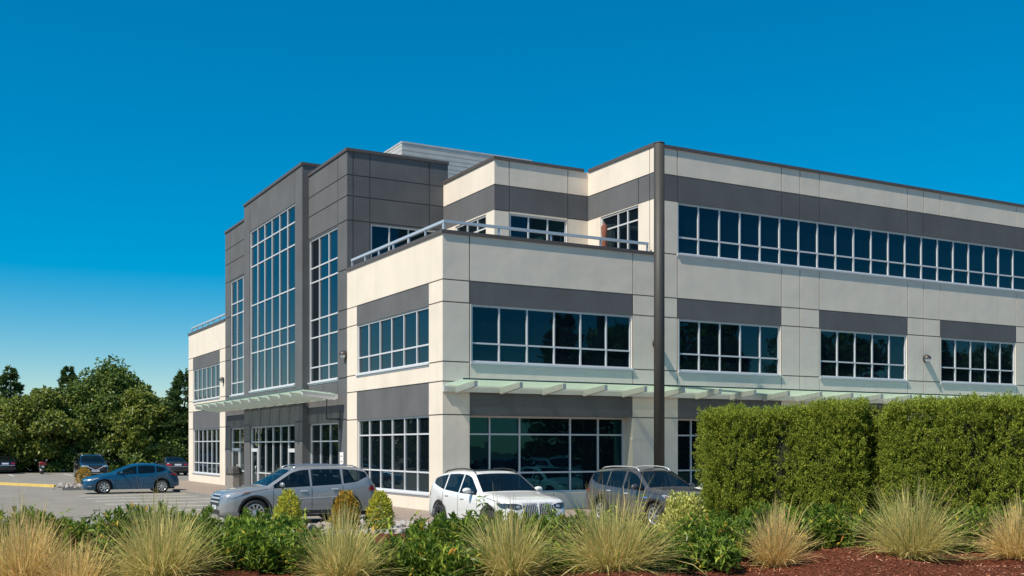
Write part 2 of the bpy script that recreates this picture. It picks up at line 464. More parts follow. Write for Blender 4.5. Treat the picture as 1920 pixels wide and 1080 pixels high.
# entrance glazing with doors
def entrance(F, u0, u1, cols, door_cols):
    w = window(*F, u0, u1, .12, 3.3, cols, [2.52], depth=.14, sill=False, name='entrance_glazing')
    us = [u0] + cols + [u1]
    for k, hs_ in door_cols:
        a, c = us[k] + .04, us[k + 1] - .04
        d = MB()
        for (p, q, r_, s_) in ((a, a + .09, .14, 2.2), (c - .09, c, .14, 2.2), (a + .09, c - .09, .14, .36), (a + .09, c - .09, 2.03, 2.2)):
            d.obox(*F, p, q, -.13, -.06, r_, s_)
        dr = d.build('door', M['frame'], bld)
        g = MB(); g.obox(*F, a + .09, c - .09, -.125, -.11, .36, 2.03); g.build('door_glass', M['glass'], dr)
        x = a + .12 if hs_ < 0 else c - .12
        O_, U_, N_ = map(Vector, F)
        pt = lambda dd, z: O_ + U_ * x + N_ * dd + Vector((0, 0, z))
        h = MB(); h.tube([pt(-.06, .95), pt(.02, .95), pt(.02, 1.3), pt(-.06, 1.3)], .018); h.build('door_handle', M['white'], dr)
    r2 = MB()
    for k in range(len(us) - 1):
        if k not in [q[0] for q in door_cols]: r2.obox(*F, us[k] + .03, us[k + 1] - .03, -.13, -.075, .95, 1.01)
    r2.build('glazing_bar', M['frame'], w)
entrance(LC, 15.0, 22.45, even(15.0, 22.45, 6), [(0, -1), (5, -1)])
entrance(LF, 24.25, 27.5, [25.9], [(1, -1)])
# far cream wing
wall('side_wall', *LF, 28.65, 37.95, 0, ZP2, dark=[(29.9, 36.73, *ZB2), (29.9, 36.73, 3.36, 4.46)],
     opens=[(29.92, 36.71, *Z2), (29.92, 36.71, .66, 3.36)],
     hg=[(28.65, 37.95, 7.86), (28.65, 29.9, 7.12), (36.73, 37.95, 7.12), (28.65, 37.95, 4.47), (28.65, 29.9, 5.13), (36.73, 37.95, 5.13), (28.65, 29.9, 3.4), (36.73, 37.95, 3.4)])
window(*LF, 29.92, 36.71, *Z2, even(29.92, 36.71, 6), [5.79])
window(*LF, 29.92, 36.71, .66, 3.36, even(29.92, 36.71, 6), [1.3, 2.6], depth=.12)
# tower south face above the terrace
TS = ((0, 9.05, 0), (1, 0, 0), (0, -1, 0))
wall('tower_wall', *TS, 0, 4.52, 9.0, 14.28, base='dark', opens=[(1.02, 4.0, 9.3, 11.42)],
     hg=[(0, 4.52, 13.32), (0, 4.52, 12.47), (0, 4.52, 11.48)], vg=[(.26, 9.1, 14.28), (.99, 9.1, 14.28), (3.65, 11.5, 14.28)])
window(*TS, 1.02, 4.0, 9.3, 11.42, [1.86, 2.72], [], sill=False)
# third floor set back round the terrace
S1 = ((8.63, 0, 0), (0, 1, 0), (-1, 0, 0)); S2 = ((0, 4.45, 0), (1, 0, 0), (0, -1, 0)); S3 = ((4.31, 0, 0), (0, 1, 0), (-1, 0, 0))
zt = 9.1
wall('terrace_wall', *S1, 0, 4.45, zt, ZP3, dark=[(0, 4.45, *ZB3)], opens=[(.97, 3.55, zt + .05, 11.44)], hg=[(0, 4.45, 12.45)], vg=[(.26, zt, ZP3), (.97, 11.46, 12.44)])
window(*S1, .97, 3.55, zt + .05, 11.44, [1.75, 2.4], [10.9], sill=False)
wall('terrace_wall', *S2, 4.31, 8.63, zt, ZP3, dark=[(4.31, 8.63, *ZB3)], opens=[(4.99, 7.62, zt + .05, 11.40)], hg=[(4.31, 8.63, 12.45), (4.31, 4.99, 11.47), (7.62, 8.63, 11.47)], vg=[(4.97, zt, ZP3), (7.66, zt, ZP3)])
window(*S2, 4.99, 7.62, zt + .05, 11.40, [5.86, 6.74], [], sill=False)
wall('terrace_wall', *S3, 4.45, 9.05, zt, ZP3, dark=[(4.45, 9.05, *ZB3)], opens=[(5.16, 7.9, zt + .05, 11.42)], hg=[(4.45, 9.05, 12.45)])
window(*S3, 5.16, 7.9, zt + .05, 11.42, [5.99, 6.9], [10.9], sill=False)
# hidden rear and inner walls, roofs
b = MB()
b.quad((XE, 0, 0), (XE, 30, 0), (XE, 30, ZP3), (XE, 0, ZP3)); b.quad((0, 37.95, 0), (30, 37.95, 0), (30, 37.95, ZP2), (0, 37.95, ZP2))
b.quad((30, 37.95, 0), (30, 30, 0), (30, 30, ZP3), (30, 37.95, ZP3)); b.quad((30, 30, 0), (XE, 30, 0), (XE, 30, ZP3), (30, 30, ZP3))
b.build('rear_wall', M['cream'], bld, recalc=False)
b = MB()
b.quad((4.52, 9.05, 13), (4.52, 28.65, 13), (4.52, 28.65, 14.28), (4.52, 9.05, 14.28)); b.quad((0, 28.65, 9), (6, 28.65, 9), (6, 28.65, 14.28), (0, 28.65, 14.28)); b.quad((4.52, 28.65, 13), (6, 28.65, 13), (6, 28.65, 14.28), (4.52, 28.65, 14.28))
b.build('tower_rear_wall', M['dark'], bld, recalc=False)
b = MB()
b.quad((.02, .02, zt), (8.65, .02, zt), (8.65, 9.05, zt), (.02, 9.05, zt)); b.quad((8.64, .02, 13.1), (XE, .02, 13.1), (XE, 30, 13.1), (8.64, 30, 13.1)); b.quad((4.32, 4.46, 13.1), (8.64, 4.46, 13.1), (8.64, 30, 13.1), (4.32, 30, 13.1))
b.quad((.01, 9.06, 14.0), (4.52, 9.06, 14.0), (4.52, 28.64, 14.0), (.01, 28.64, 14.0)); b.quad((-.29, 13.91, 14.5), (4.5, 13.91, 14.5), (4.5, 23.54, 14.5), (-.29, 23.54, 14.5)); b.quad((.02, 28.66, 9.1), (30, 28.66, 9.1), (30, 37.94, 9.1), (.02, 37.94, 9.1))
b.build('roof', M['roof'], bld, recalc=False)
def coping(segs, h=.12, o=.05, inn=.22):
    b = MB()
    for (F, u0, u1, z) in segs: b.obox(*F, u0, u1, -inn, o, z, z + h)
    return b.build('roof_coping', M['coping'], bld)
coping([(RF, -.05, 8.6, ZP2)]); coping([(LF, .22, 9.02, ZP2)])
coping([(RF, 8.58, XE + .05, ZP3)]); coping([(S1, .22, 4.4, ZP3)]); coping([(S2, 4.26, 8.41, ZP3)]); coping([(S3, 4.67, 9.02, ZP3)])
coping([(TS, -.05, 4.55, 14.28)]); coping([(LF, 9.27, 13.88, 14.28)]); coping([(LC, 13.86, 23.59, 14.78)]); coping([(LF, 23.6, 28.68, 14.28)]); coping([(LF, 28.7, 38.0, ZP2)])
b = MB(); b.box(-.12, 5, 13.87, 13.9, 14.78, 14.9); b.build('roof_coping', M['coping'], bld)
# terrace railings
def railing(F, u0, u1, n):
    b = MB()
    b.obox(*F, u0, u1, -.17, -.07, 9.76, 9.85)
    for k in range(n + 1):
        u = u0 + .03 + (u1 - u0 - .06) * k / n
        b.obox(*F, u - .025, u + .025, -.15, -.09, ZC2 - .02, 9.76)
    r_ = b.build('terrace_railing', M['rail'], bld)
railing(RF, .07, 8.45, 4); railing(LF, .18, 8.8, 6); railing(LF, 29.0, 37.6, 6)
# roof plant screen
b = MB()
px0, px1, py0, py1 = 4.6, 11.6, 14.2, 22.0
k = 0; z = 13.5
b.box(px0 + .06, px1 - .06, py0 + .06, py1 - .06, 13.1, 16.5, 1)
while z < 16.45:
    b.box(px0, px1, py0, py0 + .05, z, z + .185); b.box(px0, px0 + .05, py0 + .051, py1, z, z + .185); b.box(px1 - .05, px1, py0 + .051, py1, z, z + .185)
    z += .205
b.box(px0 - .02, px1 + .02, py0 - .02, py1, 16.5, 16.57)
b.build('roof_plant_screen', [M['louvre'], M['roof']], bld)

# glass canopies
def canopy(F, beams, u0, u1, out, zw, zo, up=True):
    O, U, N = map(Vector, F)
    P = lambda u, d, z: O + U * u + N * d + Vector((0, 0, z))
    b = MB(); b.obox(*F, u0, u1, .002, .09, zw - .2, zw)
    led = b.build('canopy', M['steel'], bld)
    for u in beams:
        w = .06
        q = MB()
        v = [P(u - w, .092, zw - .24), P(u + w, .092, zw - .24), P(u + w, .092, zw - .02), P(u - w, .092, zw - .02),
             P(u - w, out - .03, zo - .20), P(u + w, out - .03, zo - .20), P(u + w, out - .03, zo - .02), P(u - w, out - .03, zo - .02)]
        q.add(v, [(0, 1, 2, 3), (4, 7, 6, 5), (0, 4, 5, 1), (3, 2, 6, 7), (0, 3, 7, 4), (1, 5, 6, 2)])
        q.build('canopy_beam', M['steel'], led)
    nb = 6
    ends = [u0] + [(beams[i] + beams[i + 1]) / 2 for i in range(len(beams) - 1)] + [u1]
    for i in range(len(ends) - 1):
        q = MB()
        a, c = ends[i] + .01, ends[i + 1] - .01
        for k in range(nb):
            d0 = .1 + (out - .1) * k / nb; d1 = d0 + (out - .1) / nb * 1.08
            z0 = zw + (zo - zw) * k / nb - .005; z1 = z0 + (zo - zw) / nb + .035
            v = [P(a, d0, z0), P(c, d0, z0), P(c, d1, z1), P(a, d1, z1)]
            v += [x + Vector((0, 0, .012)) for x in v]
            q.add(v, [(0, 3, 2, 1), (4, 5, 6, 7), (0, 1, 5, 4), (2, 3, 7, 6), (1, 2, 6, 5), (0, 4, 7, 3)])
        q.build('canopy_glass', M['canopy_glass'], led)
    q = MB(); q.obox(*F, u0, u1, out + .012, out + .03, zo + .0, zo + .05); q.build('canopy_edge', M['edge'], led)
canopy(RF, [.49 + 1.677 * k for k in range(27)], 0.0, 45.2, 1.5, 4.32, 4.44)
canopy(LC, [9.4 + 1.565 * k for k in range(13)], 9.3, 28.3, 1.5, 4.42, 4.55)
b = MB()                                           # bracket and conduit hanging at the end of the entrance canopy
b.tube([(-.62, 9.75, 4.28), (-.62, 9.75, 3.42), (-.05, 9.75, 3.42)], .035); b.tube([(-.06, 9.75, 3.8), (-.06, 9.75, 3.02)], .03)
b.build('conduit_bracket', M['pole'], bld)

# ------------------------------------------------------------------ wall lamps, pole, sign, bin
def wall_lamp(loc, rz, label):
    t = thing('wall_lamp', label, 'wall lamp', loc, rz, 'round bulkhead lamps on the facade')   # local -Y faces out
    b = MB()
    b.lathe([(.0, 0), (.165, 0), (.165, .05), (.15, .07)], Matrix.Translation((0, 0, 0)) @ Matrix.Rotation(PI / 2, 4, 'X'), 20)
    b.build('back_plate', M['hood'], t)
    def half(r, a0, a1, flat):
        m = MB(); n = 8; k = 14; vs = []; fs = []
        for i in range(n + 1):
            th = PI / 2 * i / n
            for j in range(k + 1):
                ph = a0 + (a1 - a0) * j / k
                vs.append((r * math.cos(th) * math.cos(ph), -.05 - r * 1.25 * math.sin(th), r * math.cos(th) * math.sin(ph)))
        for i in range(n):
            for j in range(k): fs.append((i * (k + 1) + j, i * (k + 1) + j + 1, (i + 1) * (k + 1) + j + 1, (i + 1) * (k + 1) + j))
        m.add(vs, fs, 0, True); return m
    half(.175, -.12, PI + .12, 0).build('lamp_hood', M['hood'], t)
    half(.145, PI + .1, 2 * PI - .1, 0).build('lamp_lens', M['lens'], t)
    return t
wall_lamp((23.2, -.01, 6.12), 0, 'round bronze wall lamp on the pale pier between the last two second floor windows')
wall_lamp((8.72, -.01, 6.10), 0, 'bronze wall lamp almost hidden behind the tall pole')
wall_lamp((-.01, 9.2, 6.02), -PI / 2, 'bronze wall lamp where the charcoal tower meets the nearer cream wing')
wall_lamp((-.01, 29.0, 6.05), -PI / 2, 'bronze wall lamp where the charcoal tower meets the far cream wing')
pt_ = thing('lamp_pole', 'tall thick brown pole rising to roof height behind the grey SUV', 'pole', (*at(1236, 38.0), 0))
b = MB(); b.tube([(0, 0, .5), (0, 0, 12.94)], .188, 28); b.build('shaft', M['pole'], pt_)
b = MB(); b.tube([(0, 0, 0), (0, 0, .5)], [.36, .34], 28); b.build('base', M['concrete'], pt_)
b = MB(); b.tube([(0, 0, 12.94), (0, 0, 12.98)], .194, 28); b.build('cap', M['pole'], pt_)
sg = thing('notice_sign', 'narrow white notice panel on the charcoal wall above the silver SUV', 'sign', (-.012, 9.6, 0))
b = MB(); b.box(-.03, 0, -.2, .2, 1.1, 2.06); b.build('panel', M['white'], sg, bevel=.006)
b = MB()
for k in range(4): b.box(-.034, -.031, -.1, .1, 1.22 + k * .22, 1.26 + k * .22)
b.build('panel_marks', M['sign_red'], sg)
pa = thing('closed_parasol', 'folded rust-red parasol standing on the terrace by the door, behind the railing', 'parasol', (8.2, 2.64, 9.1))
b = MB(); b.tube([(0, 0, 0), (0, 0, 1.95)], .025, 8); b.tube([(0, 0, 0), (0, 0, .08)], .25, 16); b.build('pole', M['pole'], pa)
b = MB(); b.tube([(0, 0, .45), (0, 0, .7), (0, 0, 1.3), (0, 0, 1.75), (0, 0, 1.9)], [.16, .14, .10, .13, .03], 10); b.build('canopy', mat('rust_red_canvas', (.20, .07, .045), .9, var=.2), pa)
tb = thing('litter_bin', 'octagonal concrete litter bin with dark domed lid beside the entrance', 'litter bin', (*at(439, 52.4), .12))
oc = lambda r: [(r * math.cos(PI / 8 + k * PI / 4), r * math.sin(PI / 8 + k * PI / 4)) for k in range(8)]
def prismoid(levels, name, m_, par):
    b = MB()
    for (r0, z0), (r1, z1) in zip(levels, levels[1:]):
        a, c = oc(r0), oc(r1)
        for k in range(8): b.quad((*a[k], z0), (*a[(k + 1) % 8], z0), (*c[(k + 1) % 8], z1), (*c[k], z1))
    b.add([(*p, levels[-1][1]) for p in oc(levels[-1][0])], [tuple(range(8))])
    return b.build(name, m_, par, recalc=False)
prismoid([(.37, 0), (.38, .8), (.36, .82)], 'bin_body', M['concrete'], tb)
prismoid([(.41, .82), (.41, .88), (.33, 1.12), (.24, 1.2)], 'bin_lid', mat('dark_bin_lid', (.06, .055, .05), .6), tb)

# ------------------------------------------------------------------ ground, paving, kerbs, markings
b = MB(); b.quad((-3000, -3000, -.03), (3000, -3000, -.03), (3000, 3000, -.03), (-3000, 3000, -.03)); tag(b.build('ground', M['earth'], recalc=False), kind='structure')
b = MB(); b.quad((-90, -19, 0), (90, -19, 0), (90, 82, 0), (-90, 82, 0)); tag(b.build('parking_lot', M['asphalt'], recalc=False), kind='structure')
def slab(name, poly, z0, z1, m_, mt=None):
    b = MB(); n = len(poly)
    b.add([(*p, z1) for p in poly], [tuple(range(n))], 0)
    for k in range(n): b.quad((*poly[k], z0), (*poly[(k + 1) % n], z0), (*poly[(k + 1) % n], z1), (*poly[k], z1), 1)
    return tag(b.build(name, [m_, mt or m_], recalc=True), kind='structure')
slab('pavement', [(-3.05, -3.9), (50, -3.9), (50, -.01), (-.01, -.01), (-.01, 38.0), (-3.7, 38.0), (-3.7, 5.0), (-2.3, 3.0), (-2.3, -2.2), (-3.05, -2.6)], -.02, .11, M['paver'], M['kerb'])
def kerb(name, pts, m_, w=.15, h=.14):
    b = MB()
    for (x0, y0), (x1, y1) in zip(pts, pts[1:]):
        t = Vector((x1 - x0, y1 - y0, 0)).normalized(); n = Vector((-t.y, t.x, 0)) * w / 2
        p, q = Vector((x0, y0, 0)), Vector((x1, y1, 0))
        v = [p - n, p + n, q + n, q - n]; v = [x + Vector((0, 0, -.02)) for x in v] + [x + Vector((0, 0, h)) for x in v]
        b.add(v, [(0, 3, 2, 1), (4, 5, 6, 7), (0, 1, 5, 4), (1, 2, 6, 5), (2, 3, 7, 6), (3, 0, 4, 7)])
    return tag(b.build(name, m_), kind='structure')
kerb('kerb', [(-18, 55.5), (-13.2, 45.0), (-8.35, 33.0)], M['yellow'], w=.32)
isl = [(-8.9, 28.8), (-8.5, 28.3), (-3.75, 28.6), (-3.75, 33.5), (-8.0, 33.0)]
slab('planted_island', isl, -.02, .06, M['earth'])
kerb('kerb', isl + isl[:1], M['kerb'], h=.13)
rb = [(-6.6, -8.1), (-3.1, -8.1), (-3.1, -4.1), (-6.6, -4.1)]
slab('rock_bed', rb, -.02, .08, M['earth'])
kerb('kerb', rb + rb[:1], M['kerb'], h=.16)
b = MB()
for y in (20.9, 18.2, 15.5, 12.8, 10.1, 7.4, 4.7, 2.0, -2.1): b.box(-8.7, -3.85, y - .09, y + .09, .0, .004)
for x in (-8.6, -4.4, -1.5, 1.6, 4.5): b.box(x - .06, x + .06, 59, 65, 0, .004)
for x in (-.3, 2.1, 5.4): b.box(x - .05, x + .05, -10, -4.3, 0, .004)
tag(b.build('parking_lines', M['line']), kind='structure')
# planting bed near the camera
n1, n2 = 150, 240
S = np.linspace(-8, 22, n1); Lx = np.linspace(-34, 34, n2)
LL, SS = np.meshgrid(Lx, S)
X = CAM[0] + SS * FD[0] + LL * RD[0]; Y = CAM[1] + SS * FD[1] + LL * RD[1]
vs = np.stack([X, Y, bed_z(X, Y)], -1).reshape(-1, 3)
ii = np.arange(n1 * n2).reshape(n1, n2)
fs = np.stack([ii[:-1, :-1], ii[:-1, 1:], ii[1:, 1:], ii[1:, :-1]], -1).reshape(-1, 4)
me = bpy.data.meshes.new('planting_bed'); me.from_pydata(vs.tolist(), [], fs.tolist()); me.materials.append(M['mulch'])
me.polygons.foreach_set('use_smooth', [True] * len(fs)); tag(link('planting_bed', me), kind='structure')

# ------------------------------------------------------------------ leaf meshes
def npmesh(name, V, k, material, parent=None, smooth=False, F=None):
    """V: (n,k,3) loose k-gons, or F index lists inside each island"""
    n = V.shape[0]
    me = bpy.data.meshes.new(name)
    if F is None: F = [list(range(k))]
    vv = V.reshape(-1, 3)
    me.vertices.add(len(vv)); me.vertices.foreach_set('co', vv.astype(np.float32).ravel())
    base = np.arange(n)[:, None] * k
    lp = []; tot = []
    loops = np.concatenate([base + np.array(f)[None] for f in F], 1)      # per island loops
    per = [len(f) for f in F]
    me.loops.add(loops.size); me.loops.foreach_set('vertex_index', loops.ravel().astype(np.int32))
    tot = np.tile(np.array(per), n); st = np.concatenate([[0], np.cumsum(tot)[:-1]])
    me.polygons.add(len(tot)); me.polygons.foreach_set('loop_start', st.astype(np.int32)); me.polygons.foreach_set('loop_total', tot.astype(np.int32))
    me.polygons.foreach_set('use_smooth', np.full(len(tot), smooth))
    me.materials.append(material)
    me.update(calc_edges=True); me.validate()
    return link(name, me, parent)

def unit(a): return a / np.maximum(np.linalg.norm(a, axis=-1, keepdims=True), 1e-9)
def randdir(n): return unit(RNG.normal(size=(n, 3)))

def leaves(P, Dv, ln, wd, Nv=None, fold=.25):
    """pointed leaves: base P, direction Dv, length, width -> (n,6,3) two quads folded at the midrib"""
    n = len(P)
    ln = np.broadcast_to(ln, (n,))[:, None]; wd = np.broadcast_to(wd, (n,))[:, None]
    Dv = unit(Dv)
    if Nv is None: Nv = randdir(n)
    Sd = unit(np.cross(Dv, Nv)); Nn = unit(np.cross(Sd, Dv))
    mid = P + Dv * ln * .5
    tip = P + Dv * ln - Nn * ln * .08
    l1 = mid + Sd * wd * .5 + Nn * wd * fold; l2 = mid - Sd * wd * .5 + Nn * wd * fold
    return np.stack([P, l1, tip, l2], 1)
LEAF_F = [[0, 1, 2], [0, 2, 3]]

# trees -------------------------------------------------------------
def trunk_mesh(h, r, limbs, parent, spread=2.0, z0=.25):
    b = MB()
    pts = [(0, 0, -.1)] + [(random.uniform(-.08, .08) * h * .2, random.uniform(-.08, .08) * h * .2, h * k / 6) for k in range(1, 7)]
    b.tube(pts, [r * (1.25 - k / 6.2) for k in range(7)], 9)
    for k in range(limbs):
        a = 2.4 * k; z = h * (z0 + (.75 - z0) * k / limbs)
        p = Vector((0, 0, z)); d = Vector((math.cos(a), math.sin(a), .55))
        e = spread * random.uniform(.7, 1.1)
        b.tube([p, p + d * e * .5, p + d * e + Vector((0, 0, .3 * e))], [r * .4, r * .25, r * .06], 6)
    return b.build('trunk', M['bark'], parent)

def broad_tree(name, label, loc, h, rad, m_, n=7000, nclump=46, leaf=.26, base=.12, group=None, cat='tree'):
    t = thing(name, label, cat, loc, random.uniform(0, 6), group)
    trunk_mesh(h * .8, .05 * h * .5 + .05, 8, t, rad * .75)
    c = []
    while len(c) < nclump:
        p = RNG.uniform(-1, 1, 3)
        q = np.linalg.norm(p)
        if q > 1 or q < .45 or abs(p[2]) > .97: continue
        c.append(p)
    c = np.array(c)
    c[:, 2] = (c[:, 2] * .5 + .5)
    zz = c[:, 2]
    prof = np.sqrt(np.maximum(.16, 1 - .85 * zz ** 3))
    c[:, 0] *= rad * prof; c[:, 1] *= rad * prof; c[:, 2] = h * (base + (0.93 - base) * zz)
    cr = RNG.uniform(.22, .42, len(c)) * rad * .8
    idx = RNG.integers(0, len(c), n)
    d = randdir(n)
    rr = cr[idx] * RNG.uniform(.55, 1.08, n)
    P = c[idx] + d * rr[:, None] * np.array([1, 1, .72])
    out = unit(d + np.array([0, 0, .5]) + .7 * randdir(n))
    V = leaves(P, randdir(n) + .6 * d, RNG.uniform(.7, 1.3, n) * leaf, RNG.uniform(.5, .8, n) * leaf, out)
    npmesh('crown', V, 4, m_, t, F=LEAF_F)
    return t

def conifer(name, label, loc, h, rad, n=6500, leaf=.3, group=None, m_=None):
    t = thing(name, label, 'tree', loc, random.uniform(0, 6), group)
    trunk_mesh(h * .9, .02 * h, 0, t)
    nb = int(60 * h / 3)
    bz = RNG.uniform(.04, .985, nb) ** .9; ba = RNG.uniform(0, 2 * PI, nb)
    bl = rad * (1.01 - bz) ** .95 * RNG.uniform(.55, 1.15, nb) + .08
    w = bl / bl.sum(); idx = RNG.choice(nb, n, p=w)
    f = RNG.uniform(.15, 1, n) ** .7
    a = ba[idx] + RNG.normal(0, .16, n)
    r_ = bl[idx] * f
    droop = -.22 * (bl[idx] * f) ** 1.3 + .12 * f * f * bl[idx]
    P = np.stack([r_ * np.cos(a), r_ * np.sin(a), h * bz[idx] + droop + RNG.normal(0, .1, n)], 1)
    d = np.stack([np.cos(a), np.sin(a), np.full(n, .25)], 1) + .55 * randdir(n)
    V = leaves(P, d, RNG.uniform(.7, 1.3, n) * leaf, RNG.uniform(.35, .6, n) * leaf, np.tile([0, 0, 1.], (n, 1)) + .8 * randdir(n))
    npmesh('crown', V, 4, m_ or M['conifer'], t, F=LEAF_F)
    return t

G = 'trees along the far edge of the car park'
def tz(ytop, D): return 2.3 + (837 - ytop) / 2025 * D
conifer('conifer', 'tall pointed conifer at the far left above the black sedan', (*at(18, 100), 0), tz(686, 100), 4.3, 17000, .36, G)
broad_tree('broadleaf_tree', 'layered yellow-green tree above the motorcycle', (*at(72, 96), 0), tz(722, 96), 3.9, M['broad_b'], 12000, 60, .34, .1, G)
conifer('conifer', 'dark narrow conifer rising between the layered tree and the big rounded tree', (*at(128, 101), 0), tz(684, 101), 3.3, 15000, .36, G)
broad_tree('broadleaf_tree', 'big rounded tree, the tallest of the far trees, above the black SUV', (*at(208, 100), 0), tz(668, 100), 4.3, M['broad'], 17000, 80, .36, .1, G)
broad_tree('broadleaf_tree', 'mid green tree filling the right shoulder of the big rounded tree', (*at(262, 97), 0), tz(722, 97), 2.8, M['broad_b'], 9000, 44, .34, .08, G)
broad_tree('broadleaf_tree', 'lower leafy tree in the dip behind the dark sedan seen from behind', (*at(312, 99), 0), tz(728, 99), 3.0, M['broad'], 9000, 44, .34, .08, G)
conifer('conifer', 'slim conifer against the white corner of the far wing', (*at(345, 98), 0), tz(694, 98), 5.0, 17000, .36, G)
broad_tree('broadleaf_tree', 'leafy tree cut by the left edge of the photo', (*at(-28, 96), 0), tz(725, 96), 3.6, M['broad_b'], 8000, 46, .34, .1, G)
broad_tree('broadleaf_tree', 'tree hidden behind the far cream wing', (*at(400, 100), 0), 6.0, 3.2, M['broad'], 5000, 40, .36, .08, G)
for k, (px, hgt) in enumerate(((10, 3.2), (62, 3.4), (112, 3.3), (160, 3.3), (225, 3.4), (280, 3.2), (330, 3.2))):
    lab = ['dark undergrowth bush behind the black sedan', 'dark undergrowth bush behind the motorcycle', 'dark undergrowth bush between motorcycle and black SUV', 'dark undergrowth bush behind the black SUV',
           'dark undergrowth bush above the roof of the blue hatchback', 'dark undergrowth bush left of the dark sedan seen from behind', 'dark undergrowth bush beside the far white wall corner'][k]
    broad_tree('undergrowth_bush', lab, (*at(px, 96.5), -.3), hgt, 2.4, M['broad'], 4200, 30, .30, 0, 'undergrowth below the far trees', 'bush')
# trees across the street and beyond the lot, visible only as reflections in the glass
RL = 'dark tree across the street, visible only as a reflection in the window glass'
for k, (x, y, h, r_) in enumerate(((34, -47, 14.5, 4.6), (41, -50, 15, 5), (48, -47, 16, 5.5), (55, -51, 16, 6), (63, -48, 16, 6), (73, -52, 15, 6), (84, -49, 14.5, 6), (96, -53, 15, 6.5), (110, -50, 14, 6.5), (126, -55, 15, 7))):
    if k % 3 == 0: conifer('conifer', RL, (x, y, 0), h, r_ * .85, 6000, .7, 'trees reflected in the glass')
    else: broad_tree('broadleaf_tree', RL, (x, y, 0), h, r_, M['broad'], 7500, 56, .62, .02, 'trees reflected in the glass')
for k, (x, y, h, r_) in enumerate(((-14.5, 67, 6.5, 2.6), (-17.5, 66, 7, 2.8), (-21, 66, 6.5, 2.8), (-24.5, 66, 7.5, 3), (-28.5, 65, 7, 3), (-33, 74, 9, 3), (-27, 96, 10, 3.5), (-42, 88, 9, 4), (-60, 70, 10, 4), (-75, 55, 10, 4), (-70, 30, 9, 4), (-80, 12, 10, 4), (-72, -8, 9, 4), (-60, 110, 11, 4))):
    if k % 2 == 0: conifer('conifer', RL, (x, y, 0), h, r_ * .7, 2500, .6, 'trees reflected in the glass')
    else: broad_tree('broadleaf_tree', RL, (x, y, 0), h, r_, M['broad'], 3000, 36, .6, .05, 'trees reflected in the glass')

# ------------------------------------------------------------------ planting near the camera
def bedpos(px, D):
    x, y = at(px, D)
    return float(x), float(y), float(bed_z(x, y))

